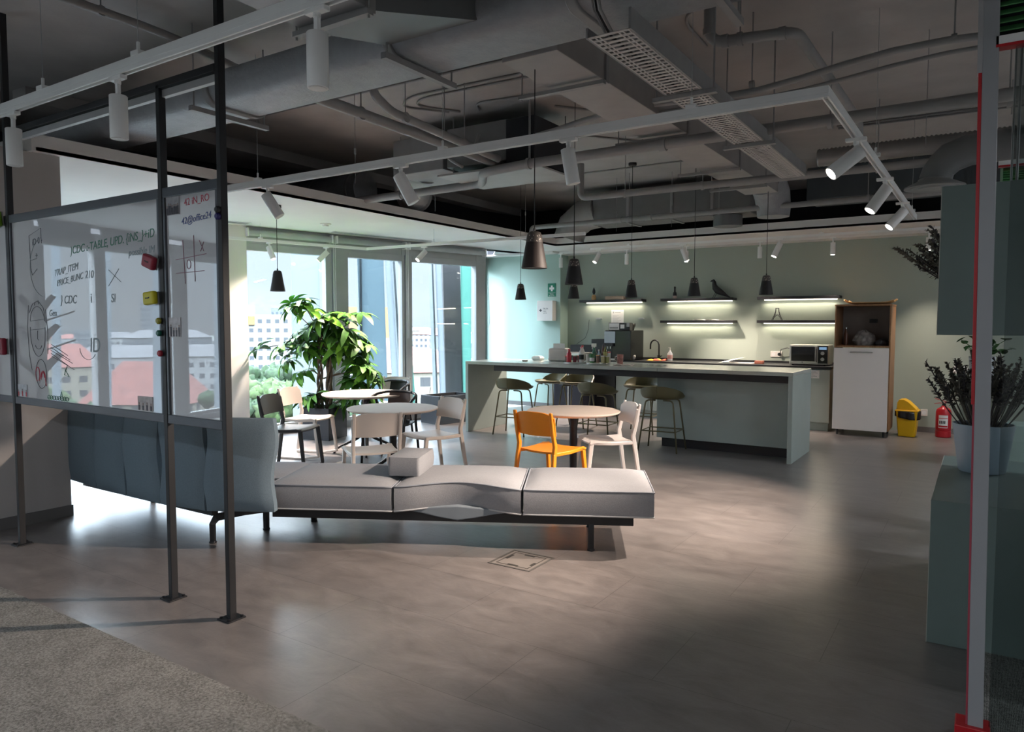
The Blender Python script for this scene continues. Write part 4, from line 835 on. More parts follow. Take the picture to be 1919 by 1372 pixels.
def photo(label, x, z, w, h, seed, base=(0.30, 0.29, 0.31), fig=7, redf=False):
    t = thing('pinned_photo', label, 'photo print', (x, YP-0.0085, z))
    MB().box((0, -0.0015, 0), (w, 0, h)).build('print', mat('photo_paper_%d' % seed, base, 0.4, var=0.25, vs=30), t)
    rnd = random.Random(seed); mb = MB(); m2 = MB()
    for i in range(fig):
        fx = w*(0.1+0.8*i/max(1, fig-1)); fh = h*rnd.uniform(.45, .7); r = w*0.055
        mb.prism if False else None
        pts = [(fx-r, 0.002), (fx+r, 0.002), (fx+r*1.1, fh*0.75), (fx-r*1.1, fh*0.75)]
        mb.extr(pts, 'y', -0.0025, -0.0016); m2.extr([(fx+r*.75*math.cos(R(40*k)), fh*0.75+r+r*math.sin(R(40*k))) for k in range(9)], 'y', -0.0025, -0.0016)
    mb.build('figures', mat('photo_dark_%d' % seed, (0.5, 0.03, 0.05) if redf else (0.05, 0.045, 0.06), 0.5), t); m2.build('faces', mat('photo_skin', (0.24, 0.17, 0.15), 0.5), t)
photo('group photo print at the top left corner of the narrow glass board', -3.868, 2.205, 0.125, 0.105, 1, fig=7)
photo('pale photo print held by magnets right of the middle post', -3.888, 1.525, 0.13, 0.11, 2, (0.52, 0.50, 0.52), 5)
photo('small photo print at the lower left corner of the wide glass board', -5.745, 1.085, 0.14, 0.085, 3, (0.48, 0.50, 0.54), 3, True)
photo('photo print of faces at the bottom of the wide board, near the middle post', -4.21, 1.085, 0.155, 0.085, 4, (0.42, 0.38, 0.38), 4)

# ================================================================== COUCH AND BENCH
def cushion(t, w, d, h, name='cushion', m=None, curve=0.0, pip=True, crown=0.03):
    # rounded pad, origin at front left bottom; curve pushes the front edge inwards
    m = m or M_fab; mb = MB(); nx, ny = 16, 10
    def edge(u): return curve*math.sin(PI*u)**2
    def top(u, v):
        x = u*w; y0 = edge(u); y = y0+v*(d-y0); e = min(u, 1-u)*w; g = min(v, 1-v)*d
        k = (1-math.exp(-e/0.05))*(1-math.exp(-g/0.05)); return (x, y, h-0.012+crown*k+0.03*curve/0.08*math.sin(PI*u)*(1-v)*0.6)
    def bot(u, v):
        x = u*w; y0 = edge(u); y = y0+(1-v)*(d-y0); return (x, y, 0.0+0.02*curve/0.08*math.sin(PI*u)*v)
    r = 0.02
    st = len(mb.v)
    # outline loops with a bulging side
    loop = []
    n = 14
    for i in range(n): loop.append((i/n, 0.0))
    for i in range(8): loop.append((1.0, i/8))
    for i in range(n): loop.append((1-i/n, 1.0))
    for i in range(8): loop.append((0.0, 1-i/8))
    levels = [0.0, 0.15, 0.5, 0.85, 1.0]; L = len(loop); c = Vector((w/2, d/2, 0))
    for lv in levels:
        for (u, v) in loop:
            T = Vector(top(u, v)); B = Vector(bot(u, 1-v)); p = B.lerp(T, lv); out = (Vector((p.x, p.y, 0))-c); 
            nn = Vector((0, -1, 0)) if v == 0 else Vector((1, 0, 0)) if u == 1 else Vector((0, 1, 0)) if v == 1 else Vector((-1, 0, 0))
            p += nn*0.012*math.sin(PI*lv); mb.v.append(tuple(p))
    for a in range(len(levels)-1):
        for i in range(L): mb.f.append((st+a*L+i, st+a*L+(i+1)%L, st+(a+1)*L+(i+1)%L, st+(a+1)*L+i))
    o = mb.build('tmp', m)
    bpy.data.objects.remove(o)
    side = MB(); side.v = mb.v; side.f = mb.f
    side.grid(lambda u, v: top(u, v), nx, ny); side.grid(lambda u, v: bot(u, v), nx, ny)
    q = side.build(name, m, t, smooth=True, angle=50)
    if pip:
        for zz, fn in ((0, lambda u, v: top(u, v)), (1, lambda u, v: bot(u, 1-v))):
            MB().tube([fn(u, v) for u, v in loop], 0.0065, 6, closed=True).build('piping', M_pipe if zz == 0 else M_pipel, q, smooth=True, angle=180)
    return q
M_pipel = mat('pale_piping', (0.50, 0.51, 0.53), 0.8)
BA = R(27.9)
bench = thing('bench', 'long backless upholstered bench with three light grey cushions on a black beam', 'bench', (-4.30, 3.38, 0), BA)
W_ = 0.905
for i in range(3):
    q = cushion(bench, W_, 0.76, 0.185, curve=0.10 if i == 1 else 0.0, crown=0.04); q.location = (i*(W_+0.02), 0, 0.262); 
pad_ = [(0.97, 0.262), (1.10, 0.245), (1.24, 0.215), (1.37, 0.195), (1.50, 0.215), (1.64, 0.245), (1.78, 0.262), (1.6, 0.285), (1.37, 0.30), (1.15, 0.285)]
MB().extr(pad_, 'y', 0.045, 0.40).build('under_pad', mat('under_pad_fabric', (0.24, 0.28, 0.32), 0.9), bench, bevel=0.008)
MB().box((0.0, 0.05, 0.185), (2.62, 0.10, 0.260)).box((0.0, 0.60, 0.185), (2.62, 0.66, 0.260)).build('beam', M_blkm, bench, bevel=0.004)
for x in (0.06, 2.30): MB().box((x, 0.10, 0.21), (x+0.05, 0.66, 0.25)).build('cross_bar', M_blkm, bench, bevel=0.003)
for x, y in ((2.325, 0.06), (2.325, 0.66), (0.10, 0.62)):
    MB().rib([(x, y+0.09, 0.235), (x, y+0.02, 0.20), (x, y, 0.15), (x, y, 0.0)], 0.04, [0.05, 0.055, 0.045, 0.032]).cyl((x, y, 0.0), (x, y, 0.012), 0.026, seg=14).build('leg', M_blkm, bench, bevel=0.003)
t = tag(cushion(None, 0.235, 0.42, 0.15, 'bolster', crown=0.015, pip=False), 'small block-shaped grey bolster lying across the bench between first and second cushion', 'bolster')
t.location = (-3.655, 3.94, 0.478); t.rotation_euler = (0, 0, BA+R(-3))
for md in (t.modifiers.new('bevel', 'BEVEL'),): md.width = 0.02; md.segments = 3; md.limit_method = 'ANGLE'
# high-backed couch seen from behind
couch = thing('couch', 'high-backed blue-grey couch seen from behind, under the glass writing boards', 'couch', (0, 0, 0))
bx = [(-6.47, 3.06), (-5.92, 3.02), (-5.45, 3.0), (-5.0, 3.0), (-4.55, 3.06), (-4.12, 3.30)]
def back_panel(p0, p1, zb0, zb1, zt0, zt1, nm='back_panel', bulge=0.05, rnd=0.0):
    P0, P1 = Vector((*p0, 0)), Vector((*p1, 0)); d = (P1-P0); n = Vector((d.y, -d.x, 0)).normalized()
    mb = MB()
    def fs(u, v, s):
        zb = zb0+(zb1-zb0)*u; zt = zt0+(zt1-zt0)*u
        p = P0+d*u+Vector((0, 0, zb+(zt-zb)*v)); k = (4*u*(1-u))**0.45*(4*v*(1-v))**0.3
        wob = 0.026*math.sin(v*5.5+P0.x*9)*(4*v*(1-v))
        return p+n*s*(0.03+bulge*k)+d.normalized()*wob - n*0.06*(1-v)*0 
    mb.grid(lambda u, v: fs(u, v, 1), 12, 14); mb.grid(lambda u, v: fs(1-u, v, -1), 12, 14)
    st = MB()
    for (u0, v0, u1, v1) in ((0,0,1,0), (1,0,1,1), (1,1,0,1), (0,1,0,0)):
        mb.grid(lambda a, c: fs(u0+(u1-u0)*a, v0+(v1-v0)*a, 1-2*c), 12, 2)
    return mb.build(nm, M_fabb, couch, smooth=True, angle=70)
for i in range(5):
    f0_, f1_ = i/5, (i+1)/5
    back_panel((bx[i][0]+0.004, bx[i][1]), (bx[i+1][0]-0.004, bx[i+1][1]), 0.285, 0.285, 0.94, 0.94)
for i in range(4):
    q = cushion(couch, 0.50, 0.66, 0.165, crown=0.03); q.location = (bx[i][0]+0.02, 3.13, 0.27)
q = cushion(couch, 0.46, 0.62, 0.165, crown=0.03); q.location = (-4.78, 3.42, 0.27); q.rotation_euler = (0, 0, BA)
MB().box((-6.4, 3.12, 0.22), (-4.6, 3.17, 0.268)).box((-6.4, 3.62, 0.22), (-4.5, 3.67, 0.268)).build('beam', M_blkm, couch)
MB().rib([(-4.30, 3.42, 0.26), (-4.45, 3.28, 0.24), (-4.66, 3.20, 0.185), (-4.67, 3.17, 0.14), (-4.67, 3.17, 0.0)], 0.04, [0.05, 0.05, 0.05, 0.036, 0.032], (0.6, -0.8, 0)).cyl((-4.67, 3.17, 0), (-4.67, 3.17, 0.012), 0.027, seg=14).build('leg', M_blkm, couch, bevel=0.003)
MB().rib([(-4.63, 3.55, 0.25), (-4.63, 3.61, 0.15), (-4.63, 3.61, 0.0)], 0.04, [0.045, 0.034, 0.03]).cyl((-4.63, 3.61, 0), (-4.63, 3.61, 0.012), 0.027, seg=14).build('leg', M_blkm, couch, bevel=0.003)
for x, y in ((-6.2, 3.62),): MB().rib([(x, y, 0.24), (x, y, 0.0)], 0.04, 0.034).build('leg', M_blkm, couch, bevel=0.003)

# ================================================================== TABLES
def cafe_table(label, x, y, r, star=False):
    t = thing('cafe_table', label, 'table', (x, y, 0))
    MB().lathe([(0.01, 0.712), (r-0.03, 0.714), (r-0.002, 0.728), (r, 0.736), (r-0.004, 0.741), (0.01, 0.742)], seg=56).build('tabletop', M_tabl, t, smooth=True, angle=30)
    MB().lathe([(0.035, 0.0), (0.04, 0.71), (0.075, 0.712)], seg=22).build('column', M_blkm, t, smooth=True, angle=40)
    if star:
        for k in range(4):
            a = R(45+90*k); c, s_ = math.cos(a), math.sin(a)
            MB().tube([(0.02*c, 0.02*s_, 0.24), (0.12*c, 0.12*s_, 0.17), (0.30*c, 0.30*s_, 0.09), (0.37*c, 0.37*s_, 0.05), (0.385*c, 0.385*s_, 0.0)], [0.02, 0.018, 0.015, 0.014, 0.014], 10).build('foot', M_blkm, t, smooth=True)
    else:
        MB().lathe([(0.24, 0.0), (0.24, 0.012), (0.06, 0.03), (0.05, 0.06), (0.042, 0.16)], seg=32).build('base_plate', M_blkm, t, smooth=True, angle=40)
    return t
cafe_table('round cream café table with black column, behind the orange chair', -3.40, 6.35, 0.465)
cafe_table('round cream café table with black star foot, behind the middle of the bench', -5.06, 5.53, 0.465, True)
cafe_table('round cream café table farthest back beside the pot plant', -6.40, 6.50, 0.53, True)

# ================================================================== STACKING CHAIRS (sled base)
def sled_chair(label, x, y, rz, m, group=None):
    t = thing('sled_chair', label, 'chair', (x, y, 0), rz, group); t.scale = (1.08, 1.08, 1.06)
    def seat(u, v):
        X = (u-.5)*(0.42-0.05*(1-v)); Y = -0.19+0.40*v
        return (X, Y, 0.455-0.012*math.sin(PI*v)-0.010*math.cos((u-.5)*PI)+0.012*v-0.02*max(0, v-.88)/.12)
    MB().grid(seat, 12, 14, 0.016).build('seat', m, t, smooth=True, angle=50)
    def bk(u, v):
        a = (u-.5)*2; X = a*(0.195+0.012*v); Y = -0.215-0.035*v-0.045*(1-a*a)*0.9+0.03; zt = 0.785-0.012*abs(a)**4*4
        return (X, Y, 0.585+(zt-0.585)*v+ (0.006*(a*a) if v < .01 else 0))
    MB().grid(lambda u, v: bk(1-u, v), 14, 8, 0.014).build('backrest', m, t, smooth=True, angle=50)
    for sx in (-1, 1):
        X = sx*0.188
        MB().rib([(X, -0.255, 0.785), (X, -0.225, 0.62), (X, -0.195, 0.50), (X, -0.205, 0.43)], 0.028, [0.022, 0.030, 0.036, 0.04]).build('back_stile', m, t, bevel=0.006, smooth=True)
        MB().rib([(X, -0.205, 0.44), (X+sx*0.01, -0.235, 0.22), (X+sx*0.018, -0.265, 0.035)], 0.028, [0.040, 0.034, 0.03]).build('leg', m, t, bevel=0.006, smooth=True)
        MB().rib([(X, 0.190, 0.44), (X+sx*0.008, 0.215, 0.22), (X+sx*0.014, 0.235, 0.055)], 0.028, [0.042, 0.034, 0.03]).build('leg', m, t, bevel=0.006, smooth=True)
        MB().rib([(X, -0.215, 0.435), (X, 0.0, 0.430), (X, 0.205, 0.442)], 0.026, 0.030).build('seat_rail', m, t, bevel=0.005, smooth=True)
        MB().rib([(X+sx*0.018, -0.275, 0.013), (X+sx*0.016, 0.06, 0.013), (X+sx*0.014, 0.245, 0.045)], 0.030, 0.024).build('skid', m, t, bevel=0.005, smooth=True)
    return t
sled_chair('orange plastic chair with its back to the bench', -3.26, 5.67, R(-8), M_oran)
sled_chair('white plastic chair right of the round table, seen from the side', -3.08, 6.42, R(134), M_whp)
sled_chair('cream plastic chair in front of the middle table, seen from behind', -4.58, 4.72, R(56), M_cream)
sled_chair('cream plastic chair right of the middle table, turned towards the camera side', -4.70, 5.72, R(164), M_cream)
sled_chair('cream plastic chair at the left by the window, turned sideways', -6.79, 5.93, R(-72), M_cream)
sled_chair('black sled-base chair with pale seat shine, beside the couch end', -6.28, 5.25, R(-68), mat('anthracite_plastic', (0.035, 0.038, 0.042), 0.35))
sled_chair('cream plastic chair half hidden behind the black armchair at the far table', -7.05, 7.65, R(-160), M_cream)
# black tube armchairs with a brown back panel
def armchair(label, x, y, rz, pm):
    t = thing('tube_armchair', label, 'armchair', (x, y, 0), rz)
    hoop = arc([(0.26, 0.16, 0.60), (0.275, 0.05, 0.70), (0.265, -0.17, 0.765), (0.12, -0.27, 0.79), (-0.12, -0.27, 0.79), (-0.265, -0.17, 0.765), (-0.275, 0.05, 0.70), (-0.26, 0.16, 0.60)], r=.12)
    MB().tube(hoop, 0.016, 10).build('arm_hoop', M_blkm, t, smooth=True, angle=180)
    for sx in (-1, 1):
        MB().tube([(sx*0.26, 0.16, 0.60), (sx*0.25, 0.20, 0.42), (sx*0.255, 0.245, 0.0)], [0.016, 0.017, 0.014], 10).build('leg', M_blkm, t, smooth=True, angle=180)
        MB().tube([(sx*0.262, -0.15, 0.762), (sx*0.235, -0.19, 0.44), (sx*0.245, -0.27, 0.0)], [0.014, 0.017, 0.014], 10).build('leg', M_blkm, t, smooth=True, angle=180)
    MB().grid(lambda u, v: ((u-.5)*0.46, -0.20+0.42*v, 0.45-0.015*math.sin(PI*v)), 10, 10, 0.015).build('seat', M_blkm, t, smooth=True)
    MB().grid(lambda u, v: ((.5-u)*(0.30-0.04*v), -0.205-0.055*v-0.03*math.cos((u-.5)*PI), 0.46+0.32*v), 10, 8, 0.012).build('back_panel', pm, t, smooth=True)
    return t
armchair('black tube armchair with brown back panel behind the middle table', -5.78, 6.28, R(198), mat('brown_panel', (0.16, 0.12, 0.105), 0.5))
armchair('black tube armchair with cream back panel at the far table by the window', -6.98, 7.52, R(186), M_blkm)

# ================================================================== BAR STOOLS
def bar_stool(label, x, y, rz):
    t = thing('bar_stool', label, 'bar stool', (x, y, 0), rz)
    # shell: front faces +y, rim rises at the back
    rx, ry, zs = 0.265, 0.235, 0.68
    def shell(u, v):
        a = 2*PI*u - PI/2           # a=-90deg: back
        bk = max(0.0, math.cos(a+PI/2)); h = 0.025+0.125*(bk**0.7 if bk > 0 else 0)
        if v < 0.6: q = v/0.6; return (rx*0.90*q*math.cos(a), ry*0.90*q*math.sin(a), zs-0.012*(1-q*q))
        q = (v-0.6)/0.4; e = 0.90+0.10*math.sin(q*PI/2); return (rx*e*math.cos(a), ry*e*math.sin(a), zs+h*(q**1.25))
    MB().grid(lambda u, v: shell(u, v), 36, 12, -0.016).build('seat_shell', M_oliv, t, smooth=True, angle=70)
    tp = {}
    for sx in (-1, 1):
        for sy in (-1, 1):
            MB().tube(arc([(sx*0.05, sy*0.13, zs-0.035), (sx*0.175, sy*0.14, zs-0.035), (sx*0.25, sy*0.205, 0.0)], r=.05), [0.010]*0 or 0.0105, 10).build('leg', M_olivl, t, smooth=True, angle=180)
            f = 0.72; tp[(sx, sy)] = (sx*(0.175+0.075*0.60), sy*(0.14+0.065*0.60), 0.26)
    for a, c in (((-1, 1), (1, 1)), ((-1, -1), (-1, 1)), ((1, -1), (1, 1)), ((-1, -1), (1, -1))):
        MB().tube([tp[a], tp[c]], 0.008, 8).build('footrest', M_olivl, t, smooth=True)
    return t
for x, y, r_, l in [(-5.68, 8.80, 6, 'olive bar stool at the left end of the island, back to the camera'), (-4.35, 8.82, 2, 'olive bar stool in the middle of the near side of the island'), (-3.38, 8.70, 4, 'olive bar stool at the right, in front of the island cabinet'),
                    (-5.78, 10.02, 150, 'olive bar stool on the far side of the island, left one showing its seat'), (-5.30, 10.0, 176, 'dark olive bar stool on the far side, second from the left'), (-4.20, 9.98, 182, 'dark olive bar stool on the far side, beside the island cabinet')]:
    bar_stool(l, x, y, R(r_))

# ================================================================== ISLAND
XI0, XI1, YI0, YI1, HT = -6.42, -1.79, 8.60, 9.64, 1.05
isl = thing('kitchen_island', 'long sage green kitchen island with open seating side and solid cabinet at the right', 'kitchen island')
MB().box((XI0, YI0, HT-0.045), (-3.42, YI1, HT)).build('worktop', M_top, isl, bevel=0.003)
MB().box((-3.417, YI0, HT-0.045), (XI1, YI1, HT)).build('worktop', M_top, isl, bevel=0.003)
MB().box((XI0, YI0, 0), (XI0+0.05, YI1, HT-0.045)).build('end_panel', M_sagecab, isl, bevel=0.003)
MB().box((XI1-0.05, YI0, 0), (XI1, YI1, HT-0.045)).build('end_panel', M_sagecab, isl, bevel=0.003)
MB().box((-5.95, YI0+0.06, HT-0.13), (XI1-0.05, YI0+0.10, HT-0.05)).box((-5.95, YI1-0.12, HT-0.13), (XI1-0.05, YI1-0.08, HT-0.05)).build('support_beam', M_blkm, isl)
MB().box((-3.55, 8.94, 0.12), (XI1-0.05, YI1-0.02, HT-0.05)).build('cabinet_body', M_sagecab, isl, bevel=0.002)
MB().box((-3.50, 9.0, 0.0), (XI1-0.05, YI1-0.06, 0.12)).build('plinth', M_blk, isl)

# ================================================================== BACK COUNTER
YCF = 11.55; HC = 0.97
ct = thing('kitchen_counter', 'run of sage base cabinets with black worktop along the back wall', 'kitchen counter')
MB().box((-6.70, YCF-0.03, HC-0.04), (-1.86, 12.298, HC)).build('worktop', M_blk, ct, bevel=0.002)
xs = [-6.70, -6.0, -5.35, -4.75, -4.15, -3.55, -2.95, -2.35, -1.88]
for i, (a, c) in enumerate(zip(xs, xs[1:])):
    if i == 1: continue
    p = MB().box((a+0.002, YCF+0.02, 0.12), (c-0.002, 12.29, HC-0.045)).build('cabinet_body', M_sagecab, ct)
    MB().box((a+0.003, YCF, 0.13), (c-0.003, YCF+0.02, HC-0.05)).build('door', M_sagecab, ct, bevel=0.002)
MB().box((-6.70, YCF+0.05, 0.0), (-1.90, 12.25, 0.12)).build('plinth', M_sagecab, ct)
MB().box((-6.70, 12.28, HC), (-1.86, 12.298, HC+0.03)).build('upstand', M_blk, ct)
dw = thing('dishwasher', 'black undercounter appliance beneath the left of the back counter', 'dishwasher', (-5.675, YCF, 0))
MB().box((-0.315, -0.015, 0.10), (0.315, 0.0, HC-0.05)).build('door', M_blk, dw, bevel=0.003); MB().box((-0.2, -0.05, 0.80), (0.2, -0.03, 0.82)).build('handle', M_steel, dw, bevel=0.003)
MB().box((-0.31, 0.0, 0.10), (0.31, 0.55, HC-0.05)).build('body', M_blk, dw)
fr = thing('drinks_fridge', 'dark free-standing appliance with silver upright strip behind the far bar stools', 'appliance', (-6.03, 11.05, 0))
MB().box((-0.28, 0.0, 0.02), (0.28, 0.5, 0.93)).build('body', mat('appliance_dark', (0.03, 0.032, 0.045), 0.3), fr, bevel=0.005); MB().box((0.0, -0.012, 0.05), (0.025, 0.0, 0.92)).build('trim_strip', M_steel, fr)
MB().cyl((-0.15, -0.03, 0.80), (-0.08, -0.03, 0.80), 0.012, seg=10).build('handle', M_steel, fr)
MB().box((-0.28, -0.005, 0.93), (0.30, 0.5, 1.10)).build('control_block', M_steel, fr, bevel=0.006); MB().box((-0.26, -0.01, 0.97), (0.26, -0.004, 1.06)).build('control_panel', M_dark, fr)
for i in range(3): MB().cyl((-0.2+0.12*i, -0.018, 1.015), (-0.2+0.12*i, -0.009, 1.015), 0.014, seg=12).build('knob', M_steel, fr)
tag(MB().box((-2.185, YCF-0.003, 0.79), (-2.03, YCF-0.001, 0.91)).build('notice_sheet', M_paper), 'small white printed sheet stuck on the base cabinet under the microwave', 'notice')
mb = MB()
for i in range(6): mb.box((-2.17, YCF-0.0038, 0.80+0.017*i), (-2.17+0.05+0.08*((i*37)%10)/10, YCF-0.0031, 0.806+0.017*i))
mb.build('print_lines', mat('grey_print', (0.4, 0.4, 0.42), 0.7), [o for o in bpy.data.objects if o.name.startswith('notice_sheet')][0])
# shelves with light strips
def shelf(label, x0, x1, z):
    t = thing('wall_shelf', label, 'shelf', (x0, 12.3, z)); L = x1-x0
    MB().box((0, -0.22, 0), (L, 0.0, 0.045)).build('board', M_blk, t, bevel=0.002)
    MB().box((0.08, -0.075, -0.012), (L-0.06, -0.045, 0.0)).build('led_profile', M_led, t)
    a = bpy.data.lights.new('shelf_light', 'AREA'); a.shape = 'RECTANGLE'; a.size = L-0.14; a.size_y = 0.03; a.energy = 2.6; a.color = (1.0, 0.86, 0.66)
    o = bpy.data.objects.new('shelf_light', a); col.objects.link(o); o.parent = t; o.location = (L/2, -0.06, -0.02); o.rotation_euler = (R(-25), 0, 0)
    return t
shelf('black wall shelf at the left with a small pot and a wooden box on it', -6.36, -5.11, 2.0)
shelf('upper black wall shelf carrying the black bird', -4.76, -3.49, 2.0)
shelf('lower black wall shelf under the bird, with papers on it', -4.76, -3.48, 1.62)
shelf('upper black wall shelf above the microwave, empty', -3.10, -1.86, 2.0)
shelf('lower black wall shelf above the microwave with the small wire tower', -3.10, -1.86, 1.62)
for i, x in enumerate((-6.05, -5.2)):
    tag(MB().box((x-0.05, 12.27, 1.685), (x+0.04, 12.3, 1.715)).cyl((x+0.05, 12.27, 1.70), (x+0.07, 12.27, 1.70), 0.012, seg=8).build('shelf_bracket', M_alu, bevel=0.002), ['left', 'right'][i]+' bare metal bracket on the wall below the first shelf, its shelf missing', 'bracket')
# things on the shelves
t = thing('black_bird', 'black long-tailed bird sculpture on the upper middle shelf', 'bird figurine', (-3.79, 12.17, 2.045), 0)
prof = [(-0.115, 0.275, .006), (-0.09, 0.285, .016), (-0.065, 0.29, .028), (-0.05, 0.265, .032), (-0.045, 0.22, .038), (-0.03, 0.17, .052), (0.01, 0.125, .058), (0.07, 0.09, .048), (0.13, 0.055, .030), (0.19, 0.02, .014), (0.225, 0.005, .006)]
MB().tube([(x, 0, z) for x, z, r in prof], [r for x, z, r in prof], 14).build('body', M_blk, t, smooth=True, angle=180)
for dx in (-.01, .02): MB().tube([(dx, -0.02, 0.1), (dx-0.03, -0.02, 0.05), (dx-0.055, -0.02, 0.0)], 0.004, 6).build('leg', M_blk, t)
t = thing('small_figurine', 'small pot figurine with black flame-shaped top on the first shelf', 'figurine', (-6.10, 12.17, 2.045))
MB().lathe([(0.04, 0.0), (0.045, 0.05), (0.035, 0.09), (0.015, 0.10)], seg=18).build('base', M_woodl, t, smooth=True); MB().lathe([(0.008, 0.10), (0.03, 0.14), (0.026, 0.18), (0.004, 0.235)], seg=14).build('top', M_blk, t, smooth=True)
t = thing('wooden_box', 'pale wooden box lying on the first shelf', 'box', (-5.85, 12.12, 2.045))
MB().box((0, 0, 0), (0.37, 0.12, 0.065)).build('box_body', mat('pale_birch', (0.50, 0.37, 0.27), 0.6), t, bevel=0.004); MB().box((0.0, -0.001, 0.05), (0.37, 0.0, 0.053)).build('lid_line', M_wood, t)
t = thing('small_figurine', 'small white and black bottle-like figurine at the left of the bird shelf', 'figurine', (-4.53, 12.17, 2.045))
MB().lathe([(0.035, 0.0), (0.035, 0.05)], seg=14).build('base', mat('pink_ceramic', (0.6, 0.45, 0.40), 0.5), t); MB().lathe([(0.034, 0.05), (0.03, 0.10), (0.016, 0.12), (0.014, 0.17), (0.02, 0.19), (0.01, 0.21)], seg=14).build('neck', M_blk, t, smooth=True)
t = thing('open_papers', 'white papers lying on the lower middle shelf', 'papers', (-4.18, 12.10, 1.665))
MB().grid(lambda u, v: (0.42*u, 0.15*v, 0.004+0.015*abs(math.sin(PI*u*2))), 16, 3, 0.002).build('sheets', M_paper, t, smooth=True)
t = thing('wire_tower', 'small black wire tower ornament on the lower shelf above the microwave', 'ornament', (-2.80, 12.17, 1.665))
for sx in (-1, 1):
    for sy in (-.5, .5): MB().tube([(sx*0.075, sy*0.08, 0), (sx*0.045, sy*0.05, 0.07), (sx*0.025, sy*0.02, 0.14), (sx*0.022, sy*0.015, 0.19)], 0.005, 6).build('leg', M_blk, t)
MB().tube([(-0.03, 0, 0.19), (0.03, 0, 0.19)], 0.006, 6).tube([(-0.04, 0, 0.085), (0.04, 0, 0.085)], 0.005, 6).tube([(-0.06, 0, 0.03), (0.0, 0, 0.09), (0.06, 0, 0.03)], 0.005, 6).build('crossbars', M_blk, t)
# wall fittings
t = thing('first_aid_sign', 'green first aid sign with white cross on the green wall', 'sign', (-6.99, 11.998, 2.12))
MB().box((0, -0.004, 0), (0.175, 0, 0.25)).build('panel', mat('sign_green', (0.01, 0.20, 0.12), 0.5), t)
MB().box((0.035, -0.006, 0.135), (0.14, -0.004, 0.175)).box((0.068, -0.0062, 0.10), (0.107, -0.004, 0.21)).build('cross', M_paper, t)
mb = MB(); wall_text(mb, 'TRUSA', 0.028, 0.045, 0.038, -0.005); wall_text(mb, 'PRIM AJUTOR', 0.020, 0.022, 0.012, -0.005); mb.box((0.01, -0.0055, 0.07), (0.165, -0.004, 0.074)).build('lettering', M_paper, t)
t = thing('first_aid_box', 'white wall-mounted first aid box under the green sign', 'first aid box', (-7.14, 12.0, 1.66))
MB().box((0, -0.15, 0), (0.34, 0, 0.38)).build('box_body', M_whp, t, bevel=0.015); MB().box((0.0, -0.156, 0.0), (0.34, -0.15, 0.38)).build('door', M_whp, t, bevel=0.003)
mb = MB().box((0.05, -0.158, 0.19), (0.11, -0.156, 0.205)).box((0.073, -0.158, 0.168), (0.088, -0.156, 0.228)); wall_text(mb, 'TRUSA', 0.038, 0.13, 0.215, -0.157); wall_text(mb, 'PRIM', 0.03, 0.14, 0.17, -0.157); wall_text(mb, 'AJUTOR', 0.022, 0.14, 0.14, -0.157); mb.build('lettering', M_ink, t)
t = thing('wall_poster', 'white printed notice on the wall above the coffee machine', 'notice', (-5.80, 12.298, 1.50))
MB().box((0, -0.003, 0), (0.25, 0, 0.36)).build('sheet', M_paper, t); mb = MB().box((0.03, -0.0036, 0.30), (0.055, -0.003, 0.33)).box((0.07, -0.0036, 0.31), (0.19, -0.003, 0.318))
for i in range(12): mb.box((0.03, -0.0036, 0.05+0.019*i), (0.12+0.1*((i*53)%10)/10, -0.003, 0.054+0.019*i))
mb.build('print', MATS['grey_print'], t)
def socket(label, x, z, n=2):
    t = thing('wall_socket', label, 'socket', (x, 12.3, z)); w = 0.09*n
    MB().box((0, -0.012, 0), (w, 0, 0.10)).build('plate', M_whp, t, bevel=0.004)
    for i in range(n): MB().cyl((0.045+0.09*i, -0.013, 0.05), (0.045+0.09*i, -0.011, 0.05), 0.03, seg=18).build('outlet', M_rail, t)
    return t
socket('white double socket on the wall left of the microwave', -2.92, 1.06); socket('white socket plate on the wall above the fire extinguisher', -0.35, 0.89, 1.5 and 2); socket('white low socket right of the yellow bin', -0.74, 0.24, 1)
tag(MB().tube([(-2.76, 12.26, 1.11), (-2.74, 12.22, 1.19), (-2.64, 12.2, 1.22), (-2.5, 12.15, 1.19), (-2.42, 12.1, 1.16)], 0.007, 6).cyl((-2.775, 12.288, 1.11), (-2.775, 12.25, 1.11), 0.025, seg=12).build('power_cord', M_blk), 'black power cord with plug arching from the socket to the microwave', 'cord')
tag(MB().tube([(-6.25, 12.28, 1.68), (-6.26, 12.27, 1.50), (-6.32, 12.27, 1.34), (-6.5, 12.26, 1.22)], 0.004, 6).build('loose_cable', M_ink), 'thin loose cable hanging down the wall below the first shelf', 'cable')
# microwave
t = thing('microwave', 'silver and black microwave oven at the right end of the back counter', 'microwave', (-2.50, 11.72, HC))
MB().box((0, 0.0, 0.015), (0.56, 0.40, 0.315)).build('casing', M_steel, t, bevel=0.006)
d = MB().box((0.01, -0.012, 0.035), (0.40, 0.0, 0.30)).build('door', M_steel, t, bevel=0.004); MB().box((0.03, -0.015, 0.065), (0.37, -0.012, 0.285)).build('door_glass', M_dark, d)
MB().tube([(0.395, -0.02, 0.06), (0.395, -0.045, 0.08), (0.395, -0.045, 0.26), (0.395, -0.02, 0.28)], 0.007, 8).build('handle', M_blkm, d)
p = MB().box((0.415, -0.012, 0.035), (0.55, 0.0, 0.30)).build('control_panel', M_dark, t); MB().box((0.43, -0.014, 0.245), (0.535, -0.012, 0.285)).build('display', mat('display', (0.02, 0.03, 0.05), 0.3, emit=(0.35, 0.6, 0.9), es=0.25), p)
for i in range(2): MB().cyl((0.48, -0.03, 0.10+0.09*i), (0.48, -0.012, 0.10+0.09*i), 0.026, seg=20).build('dial', M_steel, p)
